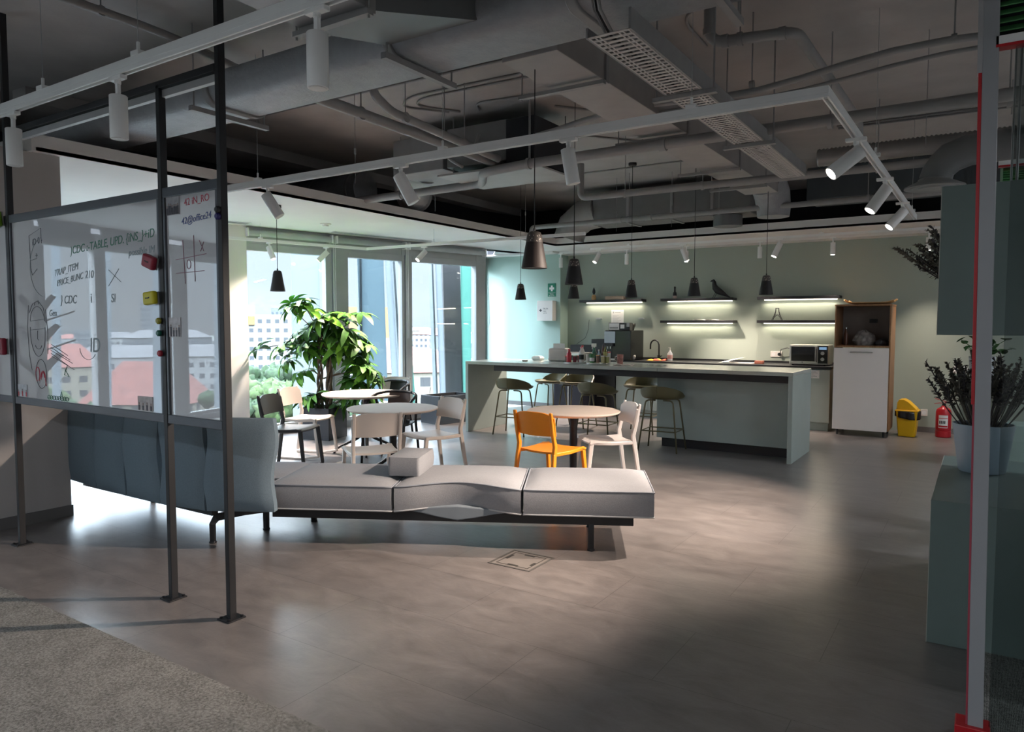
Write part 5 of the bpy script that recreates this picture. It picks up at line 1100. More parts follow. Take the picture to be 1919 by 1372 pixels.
MB().box((0.185, -0.0135, 0.046), (0.197, -0.012, 0.058)).box((0.180, -0.0135, 0.040), (0.202, -0.012, 0.043)).build('maker_mark', M_ink, t)
for x in (0.04, 0.5): MB().cyl((x, 0.05, 0), (x, 0.05, 0.016), 0.015, seg=10).build('foot', M_blk, t)
# coffee machine
t = thing('coffee_machine', 'large black coffee machine with screen on the back counter', 'coffee machine', (-5.60, 11.62, HC))
MB().box((0.0, 0.0, 0.0), (0.16, 0.50, 0.52)).build('side_housing', M_blk, t, bevel=0.008)
MB().box((0.16, -0.05, 0.0), (0.52, 0.50, 0.52)).build('main_housing', mat('black_gloss', (0.01, 0.01, 0.012), 0.22), t, bevel=0.012)
s_ = MB().box((0.02, -0.07, 0.30), (0.22, -0.045, 0.50)).build('screen', mat('dim_screen', (0.10, 0.12, 0.14), 0.2, emit=(0.5, 0.6, 0.7), es=0.10), t, bevel=0.004)
MB().box((0.04, -0.10, 0.24), (0.20, 0.0, 0.29)).build('spout_block', M_blkm, t, bevel=0.005)
for x in (0.09, 0.14): MB().cyl((x, -0.07, 0.20), (x, -0.07, 0.24), 0.01, seg=10).build('spout', M_steel, t)
MB().box((0.02, -0.12, 0.0), (0.26, 0.02, 0.03)).build('drip_tray', M_steel, t, bevel=0.004)
MB().lathe([(0.10, 0.52), (0.13, 0.60), (0.13, 0.64), (0.02, 0.65)], (0.33, 0.25, 0), 24).build('bean_hopper', mat('smoked_plastic', (0.03, 0.028, 0.026), 0.2), t, smooth=True, angle=40)
t2 = thing('black_crate', 'black box with taped white notes on top of the coffee machine', 'box', (-5.52, 11.60, HC+0.522))
MB().box((0, 0, 0), (0.40, 0.12, 0.13)).build('box_body', M_blk, t2, bevel=0.004); MB().box((0.01, -0.003, 0.01), (0.20, 0, 0.12)).build('note', M_paper, t2); MB().box((0.225, -0.003, 0.03), (0.30, 0, 0.10)).build('note', M_paper, t2); MB().box((0.34, -0.003, 0.06), (0.395, 0, 0.125)).build('note', MATS['grey_print'], t2)
mb = MB()
for i in range(3): mb.box((0.02, -0.0035, 0.025+0.012*i), (0.18, -0.003, 0.031+0.012*i))
for a in range(4):
    for c in range(4):
        pass
mb.build('print', M_ink, t2)
for i, (x, w, h, l) in enumerate([(-6.36, 0.42, 0.25, 'low black rectangular caddy on the back counter behind the bottles'), (-5.93, 0.30, 0.36, 'tall black rectangular caddy just left of the coffee machine')]):
    t = thing('black_caddy', l, 'caddy', (x, 11.75, HC)); MB().box((0, 0, 0), (w, 0.012, h)).box((0, 0.2, 0), (w, 0.212, h)).box((0, 0.012, 0), (0.012, 0.2, h)).box((w-.012, 0.012, 0), (w, 0.2, h)).box((0, 0, 0), (w, 0.212, 0.01)).build('caddy_body', M_blk, t)
# tap, sink side things
t = thing('kitchen_tap', 'black arched kitchen tap rising from the back counter', 'tap', (-4.72, 11.95, HC), R(-20))
MB().tube([(0, 0, 0), (0, 0, 0.25)]+[(-0.10+0.10*math.cos(R(a)), 0, 0.25+0.10*math.sin(R(a))) for a in range(15, 181, 15)]+[(-0.20, 0, 0.19)], 0.013, 12).build('spout', M_blkm, t, smooth=True, angle=180)
MB().cyl((0, 0, 0), (0, 0, 0.09), 0.026, seg=18).build('base', M_blkm, t, smooth=True); MB().cyl((0.02, 0, 0.06), (0.07, 0, 0.085), 0.007, seg=8).build('lever', M_blkm, t)
t = thing('soap_bottle', 'white pump soap bottle beside the tap', 'bottle', (-4.50, 11.90, HC))
MB().lathe([(0.045, 0.0), (0.047, 0.12), (0.02, 0.16), (0.016, 0.18)], seg=18, sy=.7).build('bottle_body', mat('clear_white', (0.75, 0.77, 0.80), 0.3), t, smooth=True); MB().cyl((0, 0, 0.18), (0, 0, 0.22), 0.008, seg=10).box((-0.03, -0.006, 0.22), (0.006, 0.006, 0.23)).build('pump', M_whp, t)
MB().lathe([(0.0465, 0.03), (0.0475, 0.10)], seg=18, sy=.72).build('sticker', mat('pink_label', (0.75, 0.45, 0.42), 0.5), t, smooth=True)
t = thing('coffee_mug', 'white mug lying on its side by the sink', 'mug', (-5.08, 11.68, HC+0.045)); 
o = MB().lathe([(0.01, 0), (0.036, 0.0), (0.042, 0.09), (0.039, 0.09), (0.033, 0.006), (0.01, 0.006)], seg=20).build('cup_body', M_whp, t, smooth=True, angle=40); o.rotation_euler = (R(-75), 0, R(25))
t = thing('cleaning_cloth', 'yellow and orange dishcloth heap by the tap', 'cloth', (-4.72, 11.70, HC))
MB().grid(lambda u, v: (-0.12+0.30*u, -0.05+0.12*v, 0.004+0.045*abs(math.sin(u*5+v*2))*math.sin(PI*min(1,max(0,u)))*math.sin(PI*v)+.004), 18, 8, 0.003).build('cloth_folds', mat('yellow_cloth', (0.85, 0.50, 0.06), 0.85), t, smooth=True)
MB().grid(lambda u, v: (0.02+0.22*u, -0.07+0.10*v, 0.012+0.03*abs(math.sin(u*4+1))*math.sin(PI*v)), 12, 6, 0.003).build('red_cloth', mat('red_cloth', (0.62, 0.13, 0.08), 0.85), t, smooth=True)
t = thing('food_wrapper', 'white plastic lid and folded wrapper lying on the counter right of the tap', 'lid', (-3.45, 11.72, HC))
MB().add([(-.16,-.05,.0),(.02,-.06,.03),(.22,-.04,.09),(.26,.10,.10),(.0,.12,.05),(-.14,.08,.01),(.12,.03,.075)], [(0,1,6,5),(1,2,6),(2,3,6),(3,4,6),(4,5,6)]).build('wrapper', M_paper, t)
MB().box((-0.12, -0.04, 0.0), (0.40, 0.16, 0.012)).build('lid', M_whp, t, bevel=0.004); MB().box((0.42, 0.0, 0.0), (0.55, 0.10, 0.05)).build('sponge', mat('brick_sponge', (0.35, 0.12, 0.08), 0.9), t, bevel=0.006)

# ------------------------------------------------- things on the island
def bottle(label, x, y, z, prof, m, capm, caph, cat='bottle', lab=None, labm=None, name='bottle'):
    t = thing(name, label, cat, (x, y, z)); MB().lathe(prof, seg=18).build('bottle_body', m, t, smooth=True, angle=50)
    if caph: r = prof[-1][0]; MB().cyl((0, 0, prof[-1][1]-.002), (0, 0, prof[-1][1]+caph), r*1.25, seg=14).build('cap', capm, t, smooth=True)
    if lab: r = max(p[0] for p in prof); MB().lathe([(r+.0008, lab[0]), (r+.0008, lab[1])], seg=18).build('sticker', labm, t, smooth=True)
    return t
t = thing('toaster', 'cream bread bin-like box with white paper sticking out, on the island', 'dispenser', (-5.40, 9.28, HT), R(12))
MB().box((0, 0, 0), (0.28, 0.22, 0.19)).build('box_body', mat('warm_white_plastic', (0.62, 0.57, 0.55), 0.5), t, bevel=0.025, seg=3)
MB().add([(0.05,0.10,0.18),(0.23,0.10,0.18),(0.225,0.11,0.26),(0.045,0.11,0.26),(0.05,0.102,0.18),(0.23,0.102,0.18),(0.225,0.112,0.26),(0.045,0.112,0.26)], [(0,1,2,3),(7,6,5,4),(0,4,5,1),(1,5,6,2),(2,6,7,3),(3,7,4,0)]).build('paper_tissue', M_paper, t)
t = thing('takeaway_box', 'small white clamshell takeaway box on the island', 'food box', (-5.66, 9.42, HT))
MB().add([(-.06,-.05,0),(.06,-.05,0),(.06,.05,0),(-.06,.05,0),(-.08,-.07,.035),(.08,-.07,.035),(.08,.07,.035),(-.08,.07,.035),(-.055,-.045,.065),(.055,-.045,.065),(.055,.045,.065),(-.055,.045,.065)], [(3,2,1,0),(0,1,5,4),(1,2,6,5),(2,3,7,6),(3,0,4,7),(4,5,9,8),(5,6,10,9),(6,7,11,10),(7,4,8,11),(8,9,10,11)]).build('box_shell', M_paper, t, bevel=0.006)
t = thing('round_coaster', 'small brown round disc lying on the island at the left', 'lid', (-5.66, 9.05, HT)); MB().lathe([(0.01, 0), (0.04, 0), (0.042, 0.015), (0.01, 0.016)], seg=22).build('lid_disc', mat('brown_lid', (0.07, 0.05, 0.04), 0.6), t, smooth=True)
for i, (x, y, l) in enumerate([(-4.83, 9.06, 'left round clear tray under the sauce bottles'), (-4.52, 9.12, 'right round clear tray under the spray bottle')]):
    t = thing('serving_tray', l, 'tray', (x, y, HT)); MB().lathe([(0.01, 0.004), (0.14, 0.004), (0.155, 0.012), (0.158, 0.0), (0.01, 0.0)], seg=36).build('tray_disc', mat('tray_clear', (0.42, 0.43, 0.40), 0.15), t, smooth=True)
zt_ = HT+0.012
M_redb = mat('red_bottle', (0.55, 0.03, 0.05), 0.35); M_milk = mat('milky_bottle', (0.72, 0.70, 0.66), 0.35); M_brown = mat('brown_glass', (0.10, 0.035, 0.02), 0.2); M_grn = mat('green_bottle', (0.05, 0.22, 0.06), 0.3); M_yel = mat('yellow_liquid', (0.50, 0.45, 0.15), 0.3)
stdp = lambda r, h: [(0.01, 0), (r*.95, 0), (r, 0.01), (r, h*.68), (r*.55, h*.86), (r*.4, h*.9), (r*.4, h)]
jarp = lambda r, h: [(0.01, 0), (r*.96, 0), (r, 0.006), (r, h*.85), (r*.9, h)]
bottle('small dark jar with red lid at the left of the tray, before the cream box', -4.965, 9.06, zt_, jarp(0.024, 0.075), M_brown, M_redb, .012, 'jar', name='jar')
bottle('red ketchup bottle on the left tray', -4.905, 9.02, zt_, stdp(0.036, 0.17), M_redb, M_redb, .015)
bottle('dark red jam jar right of the ketchup', -4.84, 9.07, zt_, jarp(0.027, 0.085), mat('jam', (0.22, 0.02, 0.04), 0.25), M_whp, .010, 'jar', name='jar')
bottle('second dark red jar next to the jam jar', -4.785, 9.10, zt_, jarp(0.025, 0.08), mat('jam2', (0.28, 0.05, 0.05), 0.25), M_redb, .010, 'jar', name='jar')
bottle('tall milky bottle with red cap, rear one', -4.76, 9.15, zt_, stdp(0.033, 0.215), M_milk, M_redb, .02)
bottle('tall milky bottle with pink cap and black writing, front one', -4.725, 9.05, zt_, stdp(0.035, 0.20), M_milk, mat('pink_cap', (0.7, 0.25, 0.28), 0.4), .018, lab=(.04, .11), labm=M_ink)
bottle('white tub at the left edge of the right tray', -4.625, 9.06, zt_, jarp(0.030, 0.105), M_whp, M_whp, .012, 'tub', name='tub')
bottle('green and white sprinkle tin on the right tray', -4.555, 9.05, zt_, jarp(0.036, 0.11), M_grn, M_grn, .014, 'tin', (.02, .07), M_paper, name='tin')
t = thing('spray_bottle', 'green spray bottle with white trigger head', 'spray bottle', (-4.585, 9.17, zt_))
MB().lathe([(0.01, 0), (0.034, 0), (0.036, 0.11), (0.016, 0.18), (0.014, 0.21)], seg=18).build('bottle_body', mat('spray_green', (0.03, 0.16, 0.10), 0.3), t, smooth=True)
MB().box((-0.04, -0.012, 0.22), (0.03, 0.012, 0.265)).box((-0.035, -0.006, 0.18), (-0.025, 0.006, 0.22)).box((-0.012, -0.012, 0.20), (0.012, 0.012, 0.22)).build('trigger_head', M_whp, t, bevel=0.004)
bottle('small blue-white pump bottle beside the spray bottle', -4.515, 9.18, zt_, stdp(0.026, 0.16), mat('pale_blue', (0.42, 0.58, 0.66), 0.35), M_whp, .02)
bottle('brown square-looking cocoa tin', -4.475, 9.06, zt_, jarp(0.026, 0.10), mat('cocoa', (0.28, 0.17, 0.13), 0.5), M_woodl, .008, 'tin', name='tin')
bottle('slim dark sauce bottle behind the cocoa tin', -4.455, 9.18, zt_, stdp(0.020, 0.24), M_brown, M_ink, .015)
bottle('olive oil bottle with yellow label', -4.41, 9.16, zt_, stdp(0.026, 0.22), mat('oil', (0.16, 0.15, 0.03), 0.2), M_ink, .015, lab=(.09, .15), labm=M_yel)
bottle('cream-coloured spice jar on the right tray', -4.40, 9.07, zt_, jarp(0.027, 0.09), mat('mustard', (0.55, 0.48, 0.25), 0.35), M_whp, .010, 'jar', name='jar')
bottle('pale green spice jar at the right of the right tray', -4.345, 9.10, zt_, jarp(0.025, 0.085), mat('spice_green', (0.35, 0.36, 0.14), 0.35), M_whp, .008, 'jar', name='jar')
bottle('small pink-capped jar behind the spice jars', -4.36, 9.18, zt_, jarp(0.022, 0.14), M_milk, M_redb, .012, 'jar', name='jar')
t = thing('paper_cup', 'pink printed mug with handle at the right of the condiments', 'mug', (-4.20, 9.20, HT))
MB().lathe([(0.01, 0), (0.04, 0), (0.045, 0.13), (0.041, 0.13), (0.036, 0.006), (0.01, 0.006)], seg=22).build('cup_body', mat('copper_print', (0.52, 0.22, 0.18), 0.4, var=0.4, vs=25), t, smooth=True, angle=40)
MB().tube([(-.04, 0, .10), (-.075, 0, .095), (-.08, 0, .05), (-.04, 0, .03)], 0.006, 8).build('handle', M_whp, t, smooth=True)
t = thing('folded_napkins', 'pinkish folded napkins at the island edge', 'napkins', (-4.12, 8.80, HT)); MB().grid(lambda u, v: (0.26*u, 0.10*v, 0.006+0.014*abs(math.sin(6*u+v))), 16, 5, 0.003).build('napkin_stack', mat('pink_paper', (0.72, 0.62, 0.58), 0.8), t, smooth=True)
t = thing('napkin', 'thin white napkin right of the folded ones on the island', 'napkin', (-3.72, 9.0, HT)); MB().grid(lambda u, v: (0.24*u, 0.07*v, 0.004+0.008*abs(math.sin(7*u+2*v))), 16, 5, 0.002).build('napkin_sheet', M_paper, t, smooth=True)

# ================================================================== TALL CABINET, BIN, EXTINGUISHER
t = thing('tall_cabinet', 'tall wooden cabinet with glossy white door and open shelf on top, standing by the counter', 'cabinet', (-1.80, 11.33, 0))
cw, cd = 0.725, 0.62
MB().box((0, 0.005, 0.09), (0.02, cd, 1.86)).build('side_panel', M_wood, t, bevel=0.001); MB().box((cw-0.02, 0.005, 0.09), (cw, cd, 1.86)).build('side_panel', M_wood, t, bevel=0.001)
MB().box((-0.005, 0.0, 1.86), (cw+0.005, cd, 1.885)).build('top_panel', M_wood, t, bevel=0.002); MB().box((0.02, 0.0, 1.27), (cw-0.02, cd, 1.295)).build('shelf', M_wood, t); MB().box((0.02, 0.01, 0.09), (cw-0.02, cd, 0.11)).build('bottom_panel', M_wood, t)
MB().box((0.02, cd-0.02, 1.295), (cw-0.02, cd-0.01, 1.86)).build('back_panel', mat('grey_back_panel', (0.30, 0.265, 0.25), 0.6), t)
MB().box((0.38, cd-0.025, 1.62), (0.49, cd-0.019, 1.68)).build('cable_opening', M_blk, t)
d = MB().box((0.0, -0.02, 0.085), (cw-0.015, 0.0, 1.262)).build('door', mat('gloss_white_door', (0.84, 0.78, 0.75), 0.22, var=0.01), t, bevel=0.003)
MB().tube([(0.22, -0.02, 1.20), (0.22, -0.045, 1.205), (0.50, -0.045, 1.205), (0.50, -0.02, 1.20)], 0.006, 8).build('handle', M_steel, d)
for x in (0.06, cw-0.06):
    for y in (0.06, cd-0.06): MB().cyl((x, y, 0), (x, y, 0.09), 0.016, seg=12).build('foot', M_blk, t)
t = thing('bamboo_tray', 'curved light wooden tray lying on top of the tall cabinet', 'tray', (-1.69, 11.45, 1.886))
MB().grid(lambda u, v: (0.62*u, 0.36*v, 0.012+0.035*abs(2*u-1)**6+0.02*abs(2*v-1)**6), 24, 10, 0.01).build('tray_board', M_woodl, t, smooth=True)
for x in (0.0, 0.62): MB().tube([(x, 0.06, 0.045), (x+(0.03 if x else -0.03), 0.12, 0.07), (x+(0.03 if x else -0.03), 0.24, 0.07), (x, 0.30, 0.045)], 0.009, 8).build('handle', M_woodl, t, smooth=True)
zt_ = 1.296
bottle('slim dark glass bottle standing at the left inside the open shelf of the tall cabinet', -1.68, 11.55, zt_, stdp(0.028, 0.24), M_brown, M_steel, .02)
t = thing('plastic_bag', 'crumpled translucent bag of supplies inside the open shelf', 'bag', (-1.44, 11.6, zt_))
rnd = random.Random(5); m = MB().lathe([(0.01, 0.0), (0.12, 0.0), (0.15, 0.06), (0.13, 0.14), (0.08, 0.19), (0.02, 0.215)], seg=22, sy=.7); m.v = [(x*(1+rnd.uniform(-.12, .12)), y*(1+rnd.uniform(-.12, .12)), z*(1+rnd.uniform(-.05, .05)) if z > .01 else z) for x, y, z in m.v]; m.build('bag_film', mat('cloudy_film', (0.23, 0.21, 0.20), 0.25, var=.3, vs=20), t)
t = thing('plastic_bag', 'smaller dark crumpled bag at the right inside the open shelf', 'bag', (-1.20, 11.55, zt_))
m = MB().lathe([(0.01, 0.0), (0.08, 0.0), (0.10, 0.03), (0.08, 0.07), (0.02, 0.10)], seg=18, sy=.7); m.v = [(x*(1+rnd.uniform(-.15, .15)), y*(1+rnd.uniform(-.15, .15)), z) for x, y, z in m.v]; m.build('bag_film', mat('dark_film', (0.06, 0.055, 0.06), 0.3, var=.3, vs=20), t)
t = thing('waste_bin', 'yellow bin with swing lid and black bin liner by the wall', 'bin', (-0.865, 11.72, 0), R(-4))
MB().add([(-.105,-.085,0),(.105,-.085,0),(.105,.085,0),(-.105,.085,0),(-.135,-.11,.36),(.135,-.11,.36),(.135,.11,.36),(-.135,.11,.36)], [(3,2,1,0),(0,1,5,4),(1,2,6,5),(2,3,7,6),(3,0,4,7),(4,5,6,7)]).build('bin_body', mat('yellow_plastic', (0.72, 0.42, 0.005), 0.4, var=.03), t, bevel=0.012, seg=3)
m = MB().box((-.145, -.12, .36), (.145, .12, .385)); m.extr([(-.13, .385), (.13, .385), (.115, .41), (.02, .50), (-.04, .535), (-.10, .53), (-.125, .48)], 'y', -.10, .10); m.build('swing_lid', mat('amber_plastic', (0.90, 0.50, 0.01), 0.4, var=.03), t, bevel=0.01, seg=3)
m = MB(); m.grid(lambda u, v: ((0.148+0.006*math.sin(u*40))*math.cos(2*PI*u)*(1.0+.12*abs(math.sin(4*PI*u))**.5), (0.122+0.005*math.sin(u*50))*math.sin(2*PI*u)*(1.0+.12*abs(math.sin(4*PI*u))**.5), 0.365-0.10*v-0.02*math.sin(9*u)*v), 48, 4, 0.002); m.build('bin_liner', mat('black_liner', (0.015, 0.015, 0.015), 0.25), t, smooth=True, angle=180)
tag(MB().add([(-1.02,11.95,0.002),(-.98,11.70,0.002),(-.93,11.66,.10),(-1.0,11.8,.30),(-1.03,11.95,.38),(-1.0,11.95,.002)], [(0,1,2,3,4,5),(5,4,3,2,1,0)]).build('draped_bag', mat('dark_green_bag', (0.05, 0.055, 0.045), 0.4)), 'dark plastic bag corner hanging between the yellow bin and the tall cabinet', 'bag')
t = thing('fire_extinguisher', 'red fire extinguisher with white label standing on the floor', 'fire extinguisher', (-0.43, 11.9, 0))
M_red = mat('extinguisher_red', (0.48, 0.012, 0.025), 0.3, var=.03)
MB().lathe([(0.085, 0.0), (0.098, 0.01), (0.098, 0.09), (0.09, 0.10), (0.098, 0.11), (0.098, 0.36), (0.085, 0.40), (0.04, 0.43), (0.03, 0.45)], seg=30).build('cylinder', M_red, t, smooth=True, angle=30)
MB().cyl((0, 0, 0.445), (0, 0, 0.48), 0.022, seg=14).build('valve', M_blkm, t); MB().rib([(0.03, 0, 0.49), (-0.06, 0, 0.485), (-0.12, 0, 0.47)], 0.02, 0.008, (0, 1, 0)).rib([(0.03, 0, 0.505), (-0.05, 0, 0.53), (-0.11, 0, 0.545)], 0.02, 0.008, (0, 1, 0)).build('lever', M_red, t)
m = MB(); m.grid(lambda u, v: (0.0992*math.cos(R(-125+70*u)), 0.0992*math.sin(R(-125+70*u)), 0.14+0.18*v), 14, 1); m.build('sticker', M_paper, t, smooth=True)
m = MB()
for z0, z1_ in ((0.27, 0.28), (0.15, 0.175)): m.grid(lambda u, v: (0.0996*math.cos(R(-123+66*u)), 0.0996*math.sin(R(-123+66*u)), z0+(z1_-z0)*v), 14, 1)
m.build('sticker_bands', M_red, t, smooth=True)
m = MB()
for i in range(4): m.grid(lambda u, v: (0.0996*math.cos(R(-118+12*i+8*u)), 0.0996*math.sin(R(-118+12*i+8*u)), 0.20+0.04*v), 3, 1)
m.build('sticker_symbols', M_ink, t)

# ================================================================== SAGE CABINETS AND LAVENDER AT THE RIGHT
M_edge = mat('pale_edge', (0.55, 0.55, 0.50), 0.5)
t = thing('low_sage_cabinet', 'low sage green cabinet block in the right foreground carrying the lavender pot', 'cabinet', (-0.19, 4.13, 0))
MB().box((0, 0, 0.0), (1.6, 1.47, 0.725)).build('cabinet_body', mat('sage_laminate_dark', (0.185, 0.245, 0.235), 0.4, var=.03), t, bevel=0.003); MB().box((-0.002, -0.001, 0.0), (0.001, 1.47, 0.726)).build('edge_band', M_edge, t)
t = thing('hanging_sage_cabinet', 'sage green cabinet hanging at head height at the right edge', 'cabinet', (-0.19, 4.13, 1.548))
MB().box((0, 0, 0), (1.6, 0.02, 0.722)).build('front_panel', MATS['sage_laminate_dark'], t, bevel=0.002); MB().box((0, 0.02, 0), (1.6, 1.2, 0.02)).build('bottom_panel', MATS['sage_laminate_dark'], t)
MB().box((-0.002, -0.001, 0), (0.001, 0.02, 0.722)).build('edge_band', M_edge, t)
for x in (0.3, 1.2):
    for y in (0.06, 1.1): MB().cyl((x, y, 0.02), (x, y, ZL-1.548 if y < -1 else ZC-1.548), 0.006, seg=6).build('hanger_rod', M_svc, t)
def lavender(t, n, seed, spread, h0, h1, zc, lean=(0, 0)):
    rnd = random.Random(seed); protos = []
    for k in range(5):
        h = 1.0; m = MB(); bend = rnd.uniform(-.10, .10)
        P = [Vector((bend*math.sin(i/8*PI)*.5, 0, i/8)) for i in range(9)]
        m.tube(P, 0.0035, 5)
        for j in range(30):
            f = 0.58+0.42*j/30; c = Vector((bend*math.sin(f*PI)*.5, 0, f)); a = rnd.uniform(0, 2*PI); r = 0.020*(1-(f-.58)*1.2)+.006
            q = c+Vector((math.cos(a)*r, math.sin(a)*r, rnd.uniform(.005, .03))); s_ = Vector((-math.sin(a), math.cos(a), 0))*.009
            m.add([c-s_*.5, c+s_*.5, q+s_+Vector((0,0,.012)), q-s_], [(0,1,2,3)])
        me = bpy.data.meshes.new('stalk'); me.from_pydata([tuple(v) for v in m.v], [], m.f); me.materials.append(M_lav[k % 3]); protos.append(me)
    for i in range(n):
        o = bpy.data.objects.new('stalk', protos[i % 5]); col.objects.link(o); o.parent = t
        a = 2*PI*i/n*5.3+rnd.uniform(0, .5); rr = spread*math.sqrt(rnd.random()); h = rnd.uniform(h0, h1)
        tl = 0.15+0.75*rr/spread+rnd.uniform(-.1, .15)
        o.location = (0.45*rr*math.cos(a), 0.45*rr*math.sin(a), zc)
        ax = Vector((-math.sin(a), math.cos(a), 0)); d = Vector((math.cos(a)*math.sin(tl*.62)+lean[0], math.sin(a)*math.sin(tl*.62)+lean[1], math.cos(tl*.62))).normalized()
        o.rotation_mode = 'QUATERNION'; o.rotation_quaternion = d.to_track_quat('Z', 'Y'); o.scale = (1, 1, h)
M_lav = [mat('dry_lavender_%d' % i, c, 0.9, var=.3, vs=30) for i, c in enumerate([(0.10, 0.095, 0.08), (0.065, 0.06, 0.065), (0.15, 0.135, 0.11)])]
t = thing('lavender_pot', 'pale blue tapered pot of dried lavender on the low sage cabinet', 'potted lavender', (0.02, 5.10, 0.727))
MB().lathe([(0.01, 0.0), (0.115, 0.0), (0.122, 0.01), (0.158, 0.275), (0.158, 0.285), (0.150, 0.285), (0.145, 0.24), (0.01, 0.23)], seg=40).build('pot', mat('pale_blue_pot', (0.28, 0.36, 0.43), 0.45, var=.02), t, smooth=True, angle=35)
MB().lathe([(0.145, 0.235), (0.12, 0.255), (0.01, 0.265)], seg=24).build('purple_filling', mat('dark_violet_moss', (0.03, 0.02, 0.10), 0.9, var=.3, vs=60), t, smooth=True)
lavender(t, 90, 3, 0.19, 0.34, 0.50, 0.22)
t = thing('lavender_pot', 'second bunch of dried lavender peeping out left behind the hanging sage cabinet', 'potted lavender', (0.02, 4.95, 1.569))
MB().lathe([(0.01, 0.0), (0.09, 0.0), (0.125, 0.20), (0.118, 0.20), (0.01, 0.18)], seg=32).build('pot', MATS['pale_blue_pot'], t, smooth=True, angle=35)
lavender(t, 60, 8, 0.16, 0.36, 0.56, 0.16, (-0.55, 0))
# slim pale teal stand behind, small green plant on a grey pot
t = thing('teal_plinth', 'pale teal upright block on the floor behind the lavender pot', 'plinth', (-0.17, 9.5, 0))
MB().box((0, 0, 0), (0.62, 0.5, 0.50)).build('plinth_body', mat('pale_teal_laminate', (0.33, 0.42, 0.39), 0.4), t, bevel=0.004)
t = thing('plant_stand', 'slim pale stand behind the lavender with a small plant pot on it', 'plant stand', (-0.02, 6.4, 0))
MB().box((-0.11, -0.1, 0), (0.12, 0.1, 1.14)).build('stand_body', mat('grey_green_panel', (0.25, 0.27, 0.22), 0.6), t, bevel=0.004)
t = thing('small_plant', 'small leafy green plant in a grey pot, left of the white post', 'potted plant', (0.0, 6.4, 1.142))
MB().lathe([(0.01, 0), (0.07, 0.0), (0.085, 0.22), (0.078, 0.22), (0.01, 0.2)], seg=26).build('pot', mat('grey_blue_pot', (0.26, 0.29, 0.32), 0.5), t, smooth=True, angle=35)
rnd = random.Random(12)
for i in range(26):
    a = rnd.uniform(0, 2*PI); el = rnd.uniform(.2, 1.3); L = rnd.uniform(.10, .24); p1 = Vector((math.cos(a)*math.cos(el)*L, math.sin(a)*math.cos(el)*L, 0.2+math.sin(el)*L*.8)); s_ = rnd.uniform(.022, .036); 
    q = Matrix.Rotation(rnd.uniform(0, 6), 3, 'Z') @ Matrix.Rotation(rnd.uniform(.2, 1.2), 3, 'X')
    m = MB().tube([(0, 0, 0.19), tuple(p1*0.5+Vector((0, 0, .12))), tuple(p1)], 0.0025, 5)
    st = len(m.v); m.add([tuple(p1+q @ Vector((s_*math.cos(k*PI/5)*(1.1 if k == 0 else 1), s_*math.sin(k*PI/5), .25*s_*abs(math.cos(k*PI/5))))) for k in range(10)], [tuple(range(10))])
    m.build('leaf', M_leaf[i % 2 and 0 or 3], t)

# ================================================================== PARTITION AT THE RIGHT
YQ = 3.2
t = thing('partition_post', 'tall white and red edged post of a glass partition at the right edge', 'partition post', (-0.012, YQ, 0))
MB().box((0.012, 0, 0.0), (0.062, 0.06, ZC)).build('white_post', mat('lacquered_grey_post', (0.36, 0.37, 0.39), 0.4, var=.02), t, bevel=0.002)
t.rotation_euler = (0, R(-0.75), 0); MB().box((0.0, 0.003, 1.30), (0.0115, 0.05, 2.52)).build('red_strip', mat('red_strip', (0.50, 0.012, 0.02), 0.35, var=.03), t, bevel=0.001); MB().box((0.005, 0.003, 0.07), (0.0115, 0.05, 1.30)).build('thin_red_seal', mat('dull_red_seal', (0.40, 0.06, 0.09), 0.4, var=.03), t)
MB().box((-0.004, 0.003, 2.52), (0.0115, 0.05, ZC)).build('pale_strip', mat('pale_strip', (0.45, 0.45, 0.46), 0.4), t)
MB().box((-0.03, -0.02, 0.0), (0.085, 0.08, 0.07)).build('foot_block', MATS['red_strip'], t, bevel=0.004)
t = thing('glass_partition', 'tinted glass partition to the right of the white post with a thin red-edged rail', 'glass partition', (0.066, YQ+0.02, 0))
MB().box((0, 0, 0.03), (2.2, 0.01, 2.61)).build('glass_pane', M_glasst, t)
MB().box((-0.06, -0.02, 2.61), (2.2, 0.03, 2.64)).build('transom', M_rail, t); MB().box((-0.06, -0.022, 2.60), (2.2, 0.03, 2.61)).build('red_edge', MATS['red_strip'], t)
MB().box((0, -0.02, 0.0), (2.2, 0.03, 0.03)).build('bottom_rail', MATS['red_strip'], t)
M_lou = mat('green_louvre', (0.10, 0.32, 0.12), 0.45, var=.1); M_lou2 = mat('green_louvre_frame', (0.24, 0.38, 0.26), 0.45)
def louvre(label, x, y, z0, z1, w, n, lean):
    t = thing('louvre_panel', label, 'louvre', (x, y, z0)); h = z1-z0
    for i in range(n):
        z = h*(i+.5)/n; s_ = MB().add([(0, -.012, z-.012), (w, -.012, z-.012), (w, .022, z+.014), (0, .022, z+.014), (0, -.012, z-.016), (w, -.012, z-.016), (w, .022, z+.010), (0, .022, z+.010)], [(0,1,2,3),(7,6,5,4),(0,4,5,1),(1,5,6,2),(2,6,7,3),(3,7,4,0)]); s_.build('slat', M_lou, t)
    for k in range(6): MB().box((w*k/5-.008, -.02, 0), (w*k/5+.008, -.013, h)).build('upright', M_lou2, t)
    MB().box((0, .03, 0), (w, .04, h)).build('backing', M_void, t)
    return t
louvre('green louvre grille at the very top right corner above the partition rail', 0.005, YQ+0.03, 2.66, 3.55, 1.1, 30, 0)
louvre('smaller green louvre grille above the hanging sage cabinet, behind the glass', 0.07, 5.9, 2.50, 2.64, 1.2, 9, 0)
